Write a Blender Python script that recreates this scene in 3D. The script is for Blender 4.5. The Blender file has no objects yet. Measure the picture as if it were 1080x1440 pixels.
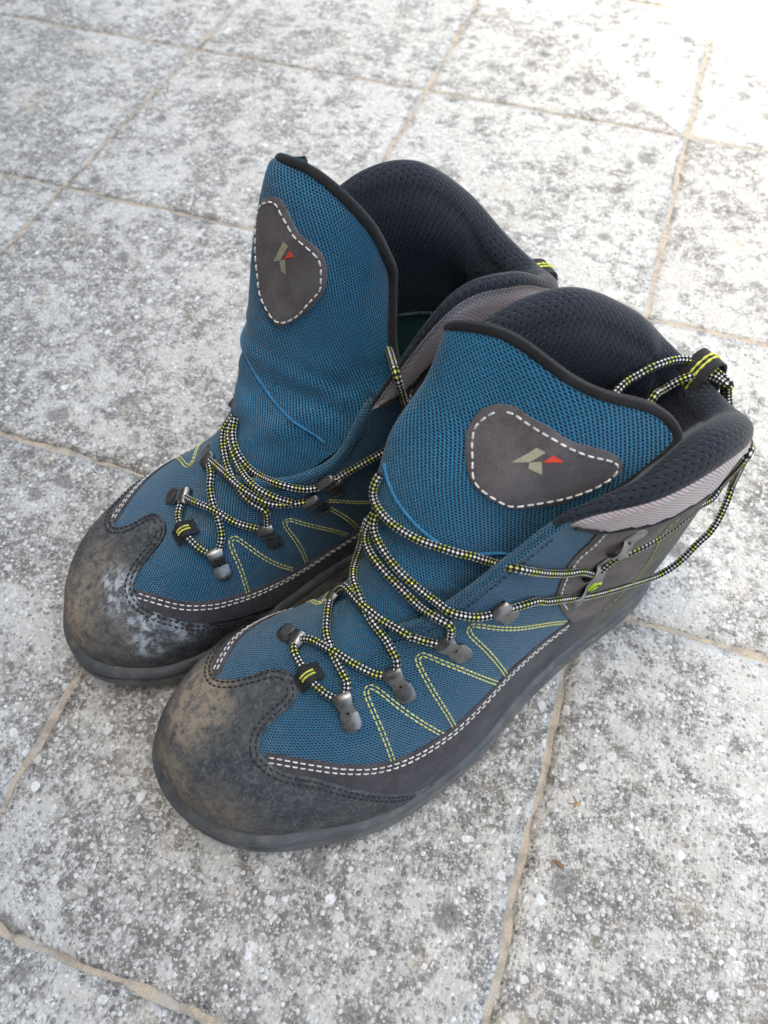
import bpy, math, random
import numpy as np
from mathutils import Vector, Matrix
from mathutils.geometry import delaunay_2d_cdt
from mathutils.bvhtree import BVHTree

random.seed(7); rng = np.random.default_rng(7)
sc = bpy.context.scene
COL = sc.collection
R = math.radians

# ------------------------------------------------------------------ camera
cam_d = bpy.data.cameras.new('camera'); cam = bpy.data.objects.new('camera', cam_d); COL.objects.link(cam)
right = Vector((0.94517583, 0.32654622, -0.00319618)); down = Vector((0.27110656, -0.79008899, -0.54978234)); fwd = Vector((-0.18205461, 0.51877448, -0.83530184))
M = Matrix((right, -down, -fwd)).transposed().to_4x4(); M.translation = (-0.04581395, -0.81022464, 0.44487524)
cam.matrix_world = M
cam_d.sensor_fit = 'HORIZONTAL'; cam_d.sensor_width = 36; cam_d.lens = 35.906
cam_d.clip_start = .01; cam_d.clip_end = 100
cam_d.dof.use_dof = True; cam_d.dof.focus_distance = .40; cam_d.dof.aperture_fstop = 13
sc.camera = cam

# ------------------------------------------------------------------ sky, sun, exposure
SUN_AZ, SUN_EL = -129.6, 68       # azimuth measured from +y towards +x; the sun stands behind the added shade wall
w = bpy.data.worlds.new('World'); sc.world = w; w.use_nodes = True
nt = w.node_tree; nt.nodes.clear()
out = nt.nodes.new('ShaderNodeOutputWorld'); bg = nt.nodes.new('ShaderNodeBackground'); sky = nt.nodes.new('ShaderNodeTexSky')
sky.sky_type = 'NISHITA'; sky.sun_disc = False; sky.sun_elevation = R(SUN_EL); sky.sun_rotation = R(SUN_AZ)
sky.air_density = 0.8; sky.dust_density = 6.0; sky.ozone_density = 0.5
bg.inputs['Strength'].default_value = .12
nt.links.new(sky.outputs[0], bg.inputs[0]); nt.links.new(bg.outputs[0], out.inputs[0])
sl = bpy.data.lights.new('sun', 'SUN'); sun = bpy.data.objects.new('sun', sl); COL.objects.link(sun)
sl.energy = 4.2; sl.angle = R(1.0); sl.color = (1, .95, .88)
d = Vector((math.sin(R(SUN_AZ))*math.cos(R(SUN_EL)), math.cos(R(SUN_AZ))*math.cos(R(SUN_EL)), math.sin(R(SUN_EL))))
sun.rotation_euler = d.to_track_quat('Z', 'Y').to_euler()
sc.view_settings.view_transform = 'Standard'; sc.view_settings.look = 'None'
sc.view_settings.exposure = 2.6
sc.view_settings.use_white_balance = True; sc.view_settings.white_balance_temperature = 6850; sc.view_settings.white_balance_tint = 0; sc.view_settings.gamma = 1.0; sc.view_settings.use_curve_mapping = False
sc.render.engine = 'CYCLES'; sc.cycles.max_bounces = 6; sc.cycles.diffuse_bounces = 3; sc.cycles.glossy_bounces = 3

# ------------------------------------------------------------------ mesh helpers
def mk(name, V, F, mat, parent=None, uv=None, flip=1, smooth=True):
    V = np.array(V, float).reshape(-1, 3).copy(); V[:, 1] *= flip
    F = [tuple(int(i) for i in f) for f in F]
    if flip < 0: F = [f[::-1] for f in F]
    me = bpy.data.meshes.new(name); me.from_pydata(V.tolist(), [], F); me.update()
    if uv is not None:
        uvl = me.uv_layers.new(name='UVMap')
        li = np.empty(len(me.loops), int); me.loops.foreach_get('vertex_index', li)
        uvl.data.foreach_set('uv', np.asarray(uv, float)[li].ravel())
    if smooth: me.polygons.foreach_set('use_smooth', [True] * len(me.polygons))
    me.materials.append(mat)
    o = bpy.data.objects.new(name, me); COL.objects.link(o)
    if parent is not None: o.parent = parent
    return o

def grid_faces(m, n, close_m=False, close_n=False, base=0, rev=False):
    F = []
    for i in range(m if close_m else m - 1):
        for j in range(n if close_n else n - 1):
            a = i*n + j; b = ((i+1) % m)*n + j; c = ((i+1) % m)*n + (j+1) % n; d = i*n + (j+1) % n
            F.append((a+base, d+base, c+base, b+base) if rev else (a+base, b+base, c+base, d+base))
    return F

def grid_uv(P, su=1000., sv=1000.):
    """metric uv (mm) of an m x n x 3 grid: arc length along both directions, from the middle row and column"""
    m, n = P.shape[:2]
    du = np.linalg.norm(np.diff(P, axis=0), axis=-1); U = np.zeros((m, n)); U[1:] = np.cumsum(du, 0)
    U = np.repeat(U.mean(1, keepdims=True), n, 1)
    dv = np.linalg.norm(np.diff(P, axis=1), axis=-1); V = np.zeros((m, n)); V[:, 1:] = np.cumsum(dv, 1)
    return np.stack([U*su, V*sv], -1).reshape(-1, 2)

def resample(P, n=None, step=None, closed=False):
    P = np.asarray(P, float)
    if closed: P = np.vstack([P, P[:1]])
    d = np.r_[0, np.cumsum(np.linalg.norm(np.diff(P, axis=0), axis=1))]
    if n is None: n = max(2, int(round(d[-1]/step)) + 1)
    x = np.linspace(0, d[-1], n)
    Q = np.stack([np.interp(x, d, P[:, k]) for k in range(P.shape[1])], 1)
    return Q[:-1] if closed else Q

def smooth_path(P, n=12):
    P = np.asarray(P, float); m = len(P)
    x = np.linspace(0, m-1-1e-9, (m-1)*n+1)
    i = np.floor(x).astype(int); f = (x-i)[:, None]
    ext = np.vstack([2*P[0]-P[1], P, 2*P[-1]-P[-2]])
    p0, p1, p2, p3 = ext[i], ext[i+1], ext[i+2], ext[i+3]
    return .5*(2*p1+(p2-p0)*f+(2*p0-5*p1+4*p2-p3)*f*f+(3*p1-p0-3*p2+p3)*f**3)

def tube_grid(P, r, k=10, up=(0, 0, 1), flat=1.0):
    """rings along a path, parallel transported; returns grid (n x k x 3)"""
    P = np.asarray(P, float); n = len(P)
    T = np.gradient(P, axis=0); T /= np.maximum(np.linalg.norm(T, axis=1, keepdims=True), 1e-12)
    a = np.cross(T[0], up)
    if np.linalg.norm(a) < 1e-3: a = np.cross(T[0], (1, 0, 0))
    a /= np.linalg.norm(a); G = np.zeros((n, k, 3)); ang = np.arange(k)/k*2*np.pi
    r = np.broadcast_to(np.asarray(r, float), (n,))
    for i in range(n):
        a = a - T[i]*(a@T[i]); a /= np.linalg.norm(a); b = np.cross(T[i], a)
        G[i] = P[i] + r[i]*(np.cos(ang)[:, None]*a + flat*np.sin(ang)[:, None]*b)
    return G

def tube(name, P, r, mat, parent, k=10, flip=1, caps=True, flat=1.0, up=(0, 0, 1), vmm=1.):
    G = tube_grid(P, r, k, up, flat); n = len(P)
    G = np.concatenate([G, G[:, :1]], 1)             # seam column so the uv runs 0..1 once
    L = np.r_[0, np.cumsum(np.linalg.norm(np.diff(P, axis=0), axis=1))]*1000
    uv = np.stack([np.repeat(L[:, None], k+1, 1), np.repeat(np.linspace(0, 1, k+1)[None], n, 0)], -1).reshape(-1, 2)
    uv = uv*[1., vmm]; F = grid_faces(n, k+1); V = G.reshape(-1, 3)
    if caps:
        V = np.vstack([V, P[0], P[-1]]); uv = np.vstack([uv, [0, .5], [L[-1], .5]]); c0 = n*(k+1); c1 = c0+1
        F += [(c0, j+1, j) for j in range(k)] + [(c1, (n-1)*(k+1)+j, (n-1)*(k+1)+j+1) for j in range(k)]
    return mk(name, V, F, mat, parent, uv, flip)

def empty(name, loc=(0, 0, 0), rz=0):
    o = bpy.data.objects.new(name, None); COL.objects.link(o); o.location = loc; o.rotation_euler = (0, 0, rz)
    o.empty_display_size = .05
    return o

def tag(o, label=None, cat=None, group=None, kind=None):
    if label: o['label'] = label
    if cat: o['category'] = cat
    if group: o['group'] = group
    if kind: o['kind'] = kind
    return o

# stations of the upper, toe (0) to heel (14): feather-line point F, top-line point T, Bezier handles
# lateral half (+y); all in metres, boot frame: x to the toe, z up, origin under the heel
LAT = [
 # F                      T                        B1 (from F)             B2 (from T)
 ((.324,-.016,.028), (.294,-.012,.0690),(.002,.000,.024), (.023,.000,-.008)),
 ((.317, .009,.026), (.284,-.011,.0743), (.003,.003,.026), (.021,.018,-.004)),
 ((.300, .030,.024), (.271,-.009,.0800),(.003,.005,.031), (.014,.029,.000)),
 ((.272, .045,.022), (.255,-.007,.086), (.002,.007,.035), (.006,.036,.001)),
 ((.239, .057,.020), (.237,-.005,.092), (.000,.008,.040), (.000,.038,.002)),
 ((.204, .059,.019), (.216,-.002,.101), (.000,.006,.044), (.000,.038,.000)),
 ((.172, .055,.019), (.192, .015,.120), (.000,.004,.050), (.000,.026,-.014)),
 ((.143, .047,.020), (.173, .023,.140), (.000,.003,.055), (-.004,.016,-.026)),
 ((.116, .042,.021), (.152, .028,.161), (.000,.002,.058), (-.006,.007,-.036)),
 ((.092, .039,.022), (.131, .034,.182), (.000,.002,.058), (-.008,.000,-.044)),
 ((.069, .038,.023), (.098, .047,.189), (.000,.002,.058), (-.006,-.002,-.046)),
 ((.047, .036,.024), (.064, .049,.191), (-.002,.003,.056), (-.004,-.004,-.048)),
 ((.027, .030,.025), (.036, .042,.181), (-.006,.004,.056), (.000,-.006,-.048)),
 ((.012, .018,.026), (.021, .023,.167), (-.010,.002,.052), (.002,-.004,-.046)),
 ((.006, .000,.026), (.014, .000,.162), (-.014,.000,.050), (.004,.000,-.044)),
]
MED = [
 LAT[0],
 ((.319,-.036,.026), (.284,-.011,.0743), (.003,-.003,.026), (.021,-.018,-.004)),
 ((.303,-.049,.024), (.271,-.009,.0800),(.002,-.006,.032), (.014,-.028,.000)),
 ((.276,-.058,.022), (.255,-.007,.086), (.002,-.009,.037), (.006,-.034,.001)),
 ((.241,-.057,.021), (.237,-.005,.092), (.000,-.007,.042), (.000,-.036,.002)),
 ((.204,-.049,.021), (.216,-.002,.101), (.000,-.006,.046), (.000,-.036,.000)),
 ((.172,-.041,.022), (.196,-.022,.120), (.000,-.006,.050), (.000,-.022,-.014)),
 ((.143,-.037,.023), (.174,-.032,.143), (.000,-.005,.055), (-.004,-.014,-.026)),
 ((.116,-.036,.024), (.153,-.038,.168), (.000,-.004,.058), (-.006,-.007,-.036)),
 ((.092,-.036,.024), (.138,-.048,.203), (.000,-.003,.058), (-.008,.000,-.044)),
 ((.069,-.036,.024), (.106,-.052,.213), (.000,-.002,.058), (-.006,.002,-.046)),
 ((.047,-.034,.025), (.069,-.049,.208), (-.002,-.003,.056), (-.004,.004,-.048)),
 ((.027,-.028,.026), (.039,-.037,.190), (-.006,-.004,.056), (.000,.006,-.048)),
 ((.012,-.017,.026), (.021,-.023,.172), (-.010,-.002,.052), (.002,.004,-.046)),
 LAT[14],
]
NS = 28
LOOP_NEAR = np.array(LAT + MED[13:0:-1], float)     # 28 x 4 x 3, periodic
LOOP_FAR = LOOP_NEAR.copy()                         # the far boot's outer collar is not folded down, its toe box is flatter
for k, z in {8: .008, 9: .018, 10: .024, 11: .019, 12: .009, 13: .005, 14: .004, 15: .003}.items(): LOOP_FAR[k, 1, 2] += z
for k, y in {9: .012, 8: .006, 7: .003, 10: .008, 11: .005, 12: .001}.items(): LOOP_FAR[k, 1, 1] += y
for k, p in {-6: (.192,-.028,.115), -7: (.172,-.039,.122), -8: (.153,-.043,.134), -9: (.135,-.045,.168), -10: (.098,-.046,.207), -11: (.065,-.045,.206)}.items(): LOOP_FAR[k, 1] = p
for k, z in {-10: .006, -11: .007, -12: .006, -13: .003}.items(): LOOP_FAR[k, 1, 2] += z
for k, p in {-7: (0,-.010,-.020), -8: (-.003,-.006,-.030), -9: (-.006,-.001,-.040)}.items(): LOOP_FAR[k, 3] = p
for k in range(-4, 5): LOOP_FAR[k, 1, 2] -= .005
for k, d in {0: .006, 1: .006, -1: .006, 2: .005, -2: .005, 3: .003, -3: .003}.items(): LOOP_FAR[k, 0:2, 0] -= d
LOOP = LOOP_NEAR

def catrom(tab, x, periodic=True):
    n = len(tab); i = np.floor(x).astype(int); f = (x - i)
    sh = f.shape + (1,) * (tab.ndim - 1); f = f.reshape(sh)
    if periodic: g = lambda k: tab[(i + k) % n]
    else: g = lambda k: tab[np.clip(i + k, 0, n - 1)]
    p0, p1, p2, p3 = g(-1), g(0), g(1), g(2)
    return .5 * (2*p1 + (p2-p0)*f + (2*p0-5*p1+4*p2-p3)*f*f + (3*p1-p0-3*p2+p3)*f**3)

def surf(sig, t):
    """point on the upper: sig 0..28 round the boot (0 toe, 14 heel, lateral first), t 0..1 feather to top line"""
    sig = np.asarray(sig, float); t = np.asarray(t, float)
    c = catrom(LOOP, sig)
    F, T, b1, b2 = c[..., 0, :], c[..., 1, :], c[..., 2, :], c[..., 3, :]
    t = t[..., None]; u = 1 - t
    return u**3*F + 3*u*u*t*(F+b1) + 3*u*t*t*(T+b2) + t**3*T

def surf_n(sig, t):
    e = 1e-3
    sig = np.asarray(sig, float); t = np.asarray(t, float)
    d1 = surf(sig+e, t) - surf(sig-e, t); d2 = surf(sig, np.clip(t+e, 0, 1)) - surf(sig, np.clip(t-e, 0, 1))
    n = np.cross(d1, d2); n /= np.maximum(np.linalg.norm(n, axis=-1, keepdims=True), 1e-12)
    return n                                         # checked to point outwards below

TONGUE_NEAR = np.array([
 [(.214,-.022,.094),(.226,-.012,.094),(.230,0,.094),(.224,.010,.093),(.214,.018,.092)],
 [(.178,-.036,.114),(.196,-.028,.118),(.202,-.008,.119),(.194,.008,.118),(.176,.022,.114)],
 [(.156,-.047,.142),(.183,-.038,.147),(.187,-.014,.147),(.175,.006,.146),(.146,.024,.140)],
 [(.142,-.054,.174),(.171,-.044,.179),(.168,-.017,.177),(.151,.006,.175),(.114,.028,.166)],
 [(.125,-.058,.206),(.152,-.043,.202),(.140,-.017,.198),(.124,.009,.194),(.087,.033,.186)],
 [(.124,-.058,.222),(.137,-.047,.229),(.121,-.029,.227),(.103,.005,.215),(.060,.031,.200)]])
# far boot, given with lateral = +y as everywhere (mirrored when it is built)
TONGUE_FAR = np.array([
 [(.214,.022,.090),(.226,.012,.090),(.230,0,.090),(.224,-.010,.089),(.214,-.020,.088)],
 [(.172,.036,.114),(.190,.028,.118),(.196,.008,.119),(.188,-.013,.118),(.168,-.030,.114)],
 [(.143,.057,.150),(.167,.051,.150),(.172,.026,.152),(.152,-.006,.150),(.120,-.030,.146)],
 [(.130,.064,.190),(.157,.056,.190),(.155,.028,.188),(.136,.000,.182),(.110,-.013,.177)],
 [(.120,.066,.224),(.143,.057,.230),(.138,.028,.222),(.120,.002,.210),(.105,-.004,.197)],
 [(.123,.063,.230),(.136,.055,.2385),(.125,.033,.238),(.114,.007,.228),(.106,-.004,.211)]])

def patch_eval(C, u, v):
    """bicubic (Catmull-Rom) surface through the control grid C; u across, v up, both 0..1"""
    m, n = C.shape[:2]
    def cr(A, x, ax):
        A = np.moveaxis(A, ax, 0); k = len(A)
        ext = np.concatenate([2*A[:1]-A[1:2], A, 2*A[-1:]-A[-2:-1]], 0)
        x = np.clip(x, 0, 1)*(k-1-1e-9); i = np.floor(x).astype(int); f = x-i
        return ext, i, f
    ev, iv, fv = cr(C, v, 0)
    def w(f): return np.stack([-.5*f+f*f-.5*f**3, 1-2.5*f*f+1.5*f**3, .5*f+2*f*f-1.5*f**3, -.5*f*f+.5*f**3], -1)
    eu = np.concatenate([2*ev[:, :1]-ev[:, 1:2], ev, 2*ev[:, -1:]-ev[:, -2:-1]], 1)
    xu = np.clip(u, 0, 1)*(n-1-1e-9); iu = np.floor(xu).astype(int); fu = xu-iu
    wu, wv = w(fu), w(fv); out = 0
    for a in range(4):
        for b in range(4):
            out = out + eu[iv+a, iu+b]*(wv[..., a]*wu[..., b])[..., None]
    return out


def tongue_eval(C, u, v):
    """tongue surface with the two upper corners rounded off"""
    vt = 1-.11*np.clip(1-u/.36, 0, 1)**2-.10*np.clip((u-.84)/.16, 0, 1)**2
    return patch_eval(C, u, v*vt)

def tongue_n(C, u, v, lat):
    e = 2e-3
    d1 = tongue_eval(C, np.clip(u+e, 0, 1), v)-tongue_eval(C, np.clip(u-e, 0, 1), v)
    d2 = tongue_eval(C, u, np.clip(v+e, 0, 1))-tongue_eval(C, u, np.clip(v-e, 0, 1))
    n = np.cross(d1, d2)*lat; return n/np.maximum(np.linalg.norm(n, axis=-1, keepdims=True), 1e-12)

def lining_grid(n=160):
    """padded collar: rolls over the top line and runs down the inside; returns grid and the row where the inside begins"""
    sig = np.linspace(8.75, 19.25, n); one = np.ones_like(sig)
    T = surf(sig, one); n = surf_n(sig, one*.97); n[:, 2] = 0; n /= np.linalg.norm(n, axis=1, keepdims=True)
    dn = surf(sig, one)-surf(sig, one*.9); dn /= np.linalg.norm(dn, axis=1, keepdims=True)
    e = np.clip(np.minimum(sig-8.75, 19.25-sig)/2.3, 0, 1); e = e*e*(3-2*e)
    w = (.005+.014*e); h = (.003+.0075*e)
    if LOOP is LOOP_FAR: k = 1-.55*np.clip((sig-14.5)/1.5, 0, 1); w = w*k; h = h*k     # thinner on the far boot's inner side
    w, h = w[:, None], h[:, None]
    rows = []
    for ph in np.linspace(-.25, np.pi, 14):
        rows.append(T - n*w*.5*(1-np.cos(ph)) + dn*h*np.sin(ph) + n*.0012)
    for tt in np.linspace(.96, .12, 26):
        q = surf(sig, one*tt); nn = surf_n(sig, one*tt)
        k = np.clip((tt-.12)/.5, 0, 1)
        rows.append(q - nn*w*(.35+.65*k+.25*np.exp(-((tt-.85)/.12)**2)))
    return sig, np.stack(rows, 1)

# lace strands in each boot's own frame (metres)
LACE_NEAR = {
 'keeper': [(.2372,.0174,.0926),(.2402,.0127,.0935),(.2419,.0086,.0940),(.2431,.0046,.0942),(.2436,-.0001,.0945),(.2436,-.0055,.0949),(.2435,-.0110,.0950),(.2428,-.0159,.0952),(.2422,-.0179,.0956)],
 'm1_h2': [(.2362,-.0190,.0977),(.2335,-.0152,.0982),(.2313,-.0107,.0994),(.2295,-.0060,.1007),(.2276,-.0017,.1016),(.2257,.0025,.1015),(.2239,.0066,.1012),(.2217,.0110,.1010),(.2189,.0156,.1007),(.2162,.0192,.1003),(.2134,.0228,.0999)],
 'h1_m2': [(.2310,.0183,.0945),(.2301,.0139,.0961),(.2295,.0094,.0976),(.2292,.0048,.0988),(.2288,-.0008,.1000),(.2277,-.0055,.1005),(.2267,-.0103,.1006),(.2245,-.0151,.1004),(.2214,-.0196,.1000),(.2182,-.0242,.0992),(.2143,-.0287,.0976),(.2097,-.0323,.0969)],
 'm2_h3': [(.2098,-.0295,.1059),(.2080,-.0238,.1127),(.2080,-.0158,.1174),(.2078,-.0101,.1188),(.2070,-.0054,.1191),(.2054,-.0007,.1186),(.2036,.0038,.1178),(.2015,.0082,.1178),(.1996,.0125,.1180),(.1975,.0168,.1175),(.1963,.0196,.1172),(.1975,.0173,.1182),(.1949,.0210,.1181),(.1920,.0243,.1179),(.1891,.0274,.1178),(.1876,.0290,.1177)],
 'h2_up': [(.2069,.0246,.1051),(.2066,.0207,.1069),(.2062,.0163,.1089),(.2060,.0115,.1111),(.2066,.0072,.1130),(.2072,.0030,.1146),(.2077,-.0016,.1163),(.2073,-.0058,.1178),(.2066,-.0106,.1190),(.2056,-.0158,.1194),(.2041,-.0212,.1186),(.2011,-.0263,.1170),(.1983,-.0293,.1185),(.1963,-.0296,.1245),(.1942,-.0294,.1321),(.1924,-.0300,.1396),(.1896,-.0314,.1450),(.1876,-.0321,.1467)],
 'c': [(.1830,.0320,.1252),(.1818,.0275,.1278),(.1833,.0246,.1290),(.1853,.0208,.1296),(.1868,.0167,.1289),(.1881,.0125,.1284),(.1892,.0094,.1297),(.1905,.0058,.1318),(.1917,.0018,.1337),(.1929,-.0023,.1352),(.1939,-.0063,.1365),(.1948,-.0109,.1377),(.1950,-.0155,.1382),(.1948,-.0201,.1382),(.1940,-.0245,.1385),(.1929,-.0275,.1410),(.1912,-.0284,.1465),(.1884,-.0289,.1516),(.1863,-.0294,.1533)],
 'b': [(.1621,.0350,.1315),(.1663,.0332,.1317),(.1707,.0315,.1324),(.1745,.0292,.1332),(.1779,.0263,.1340),(.1804,.0235,.1345),(.1817,.0198,.1345),(.1823,.0157,.1336),(.1836,.0120,.1339),(.1853,.0088,.1357),(.1869,.0055,.1376),(.1883,.0020,.1392),(.1896,-.0017,.1406),(.1905,-.0055,.1421),(.1911,-.0092,.1435),(.1914,-.0130,.1447),(.1914,-.0171,.1458),(.1910,-.0208,.1469),(.1902,-.0245,.1494),(.1882,-.0269,.1526),(.1864,-.0278,.1540)],
 'a': [(.1112,.0399,.1307),(.1163,.0388,.1321),(.1222,.0382,.1356),(.1283,.0373,.1394),(.1334,.0369,.1439),(.1388,.0360,.1482),(.1437,.0348,.1522),(.1480,.0336,.1558),(.1518,.0318,.1582),(.1546,.0290,.1586),(.1559,.0250,.1558),(.1572,.0203,.1526),(.1600,.0167,.1527),(.1629,.0140,.1539),(.1651,.0121,.1548),(.1674,.0108,.1556),(.1701,.0080,.1565),(.1728,.0049,.1571),(.1752,.0021,.1575),(.1776,-.0008,.1579),(.1798,-.0040,.1583),(.1818,-.0076,.1587),(.1835,-.0114,.1589),(.1849,-.0158,.1590),(.1857,-.0203,.1590),(.1859,-.0248,.1590),(.1857,-.0288,.1592),(.1850,-.0328,.1619),(.1827,-.0347,.1672),(.1791,-.0353,.1709)],
 'f': [(.1040,.0402,.1311),(.0994,.0420,.1328),(.0954,.0432,.1341),(.0913,.0444,.1356),(.0871,.0453,.1366),(.0822,.0459,.1371),(.0776,.0460,.1373),(.0731,.0461,.1379),(.0690,.0461,.1385),(.0641,.0459,.1395),(.0595,.0455,.1399),(.0538,.0447,.1401),(.0467,.0441,.1381),(.0394,.0440,.1365),(.0354,.0430,.1377),(.0320,.0418,.1407),(.0290,.0406,.1436),(.0256,.0388,.1471),(.0226,.0369,.1503)],
 'e': [(.1564,.0344,.1288),(.1524,.0357,.1291),(.1475,.0367,.1283),(.1426,.0373,.1264),(.1387,.0375,.1241),(.1359,.0383,.1207),(.1304,.0392,.1175),(.1240,.0399,.1131),(.1174,.0402,.1078),(.1106,.0406,.1023),(.1037,.0409,.0971),(.0969,.0413,.0927),(.0904,.0418,.0892),(.0840,.0423,.0860),(.0770,.0427,.0822),(.0687,.0426,.0767),(.0591,.0421,.0689),(.0495,.0417,.0618),(.0431,.0423,.0598),(.0379,.0435,.0621),(.0334,.0442,.0649),(.0291,.0444,.0677),(.0251,.0441,.0706),(.0211,.0436,.0735),(.0170,.0433,.0765),(.0130,.0434,.0795),(.0084,.0424,.0832),(.0051,.0410,.0861),(.0015,.0391,.0895),(-.0022,.0369,.0930),(-.0054,.0346,.0964),(-.0084,.0322,.0996),(-.0110,.0293,.1027),(-.0132,.0264,.1055),(-.0154,.0234,.1084)],
 'g': [(.0146,.0199,.1732),(.0146,.0150,.1753),(.0153,.0107,.1766),(.0162,.0062,.1778),(.0173,.0019,.1788),(.0191,-.0018,.1790),(.0221,-.0051,.1795),(.0264,-.0078,.1805),(.0312,-.0093,.1813),(.0366,-.0102,.1817),(.0421,-.0111,.1816),(.0463,-.0119,.1802),(.0500,-.0129,.1782),(.0537,-.0138,.1766),(.0633,-.0107,.1817),(.0843,.0003,.2001),(.1000,.0085,.2131),(.1052,.0098,.2128),(.1067,.0100,.2115)],
 'h': [(.0153,.0201,.1735),(.0158,.0147,.1754),(.0169,.0106,.1761),(.0188,.0062,.1768),(.0223,.0023,.1769),(.0266,-.0003,.1756),(.0304,-.0021,.1735),(.0341,-.0036,.1706),(.0377,-.0046,.1679),(.0476,-.0016,.1728),(.0704,.0092,.1932),(.0872,.0172,.2079),(.0915,.0180,.2082)],
}
LACE_FAR = {
 'keeper': [(.2386,-.0057,.0931),(.2396,-.0115,.0918),(.2397,-.0183,.0912),(.2387,-.0249,.0900),(.2366,-.0304,.0883),(.2340,-.0348,.0864),(.2312,-.0382,.0844)],
 'm1_h2': [(.2320,-.0070,.0987),(.2287,-.0110,.0987),(.2253,-.0155,.0995),(.2221,-.0196,.0996),(.2191,-.0234,.0990),(.2163,-.0272,.0977),(.2136,-.0307,.0963),(.2100,-.0340,.0949),(.2056,-.0370,.0936),(.2011,-.0398,.0922)],
 'h1_m2': [(.2241,-.0381,.0872),(.2226,-.0347,.0897),(.2212,-.0311,.0923),(.2204,-.0272,.0950),(.2200,-.0228,.0978),(.2198,-.0183,.1003),(.2190,-.0134,.1025),(.2176,-.0082,.1044),(.2149,-.0037,.1061),(.2108,-.0002,.1083)],
 'm2_h3': [(.2088,-.0058,.1138),(.2078,-.0118,.1127),(.2059,-.0180,.1126),(.2035,-.0236,.1124),(.2006,-.0286,.1119),(.1975,-.0332,.1111),(.1939,-.0373,.1104),(.1896,-.0403,.1098),(.1843,-.0424,.1095),(.1792,-.0439,.1093),(.1743,-.0449,.1094),(.1726,-.0448,.1098)],
 'h2_up': [(.1962,-.0424,.1008),(.1959,-.0379,.1040),(.1984,-.0347,.1057),(.2016,-.0307,.1075),(.2036,-.0263,.1090),(.2048,-.0218,.1104),(.2055,-.0170,.1117),(.2057,-.0114,.1124),(.2053,-.0055,.1134),(.2044,-.0003,.1151),(.2031,.0048,.1169),(.2012,.0094,.1187),(.1983,.0124,.1214),(.1941,.0137,.1245),(.1920,.0145,.1259)],
 'c': [(.1822,-.0432,.1107),(.1865,-.0403,.1120),(.1906,-.0371,.1135),(.1937,-.0337,.1147),(.1965,-.0296,.1156),(.1986,-.0240,.1157),(.1997,-.0167,.1147),(.2003,-.0104,.1151),(.2004,-.0054,.1172),(.2001,-.0007,.1189),(.1990,.0051,.1215),(.1961,.0094,.1240),(.1917,.0123,.1267)],
 'b': [(.1508,-.0466,.1243),(.1554,-.0468,.1224),(.1599,-.0467,.1201),(.1645,-.0458,.1183),(.1692,-.0446,.1175),(.1740,-.0431,.1176),(.1780,-.0412,.1183),(.1819,-.0387,.1193),(.1855,-.0355,.1198),(.1889,-.0296,.1176),(.1918,-.0224,.1144),(.1944,-.0174,.1146),(.1966,-.0131,.1165),(.1978,-.0087,.1183),(.1982,-.0031,.1204),(.1973,.0024,.1224),(.1950,.0072,.1242),(.1921,.0111,.1268)],
 'a': [(.1461,-.0469,.1263),(.1406,-.0471,.1276),(.1361,-.0470,.1285),(.1310,-.0467,.1295),(.1257,-.0465,.1307),(.1232,-.0464,.1315)],
 'd': [(.1168,-.0244,.1760),(.1211,-.0364,.1823),(.1246,-.0464,.1871),(.1247,-.0501,.1837),(.1235,-.0509,.1775),(.1221,-.0511,.1710),(.1218,-.0520,.1686)],
}
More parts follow.
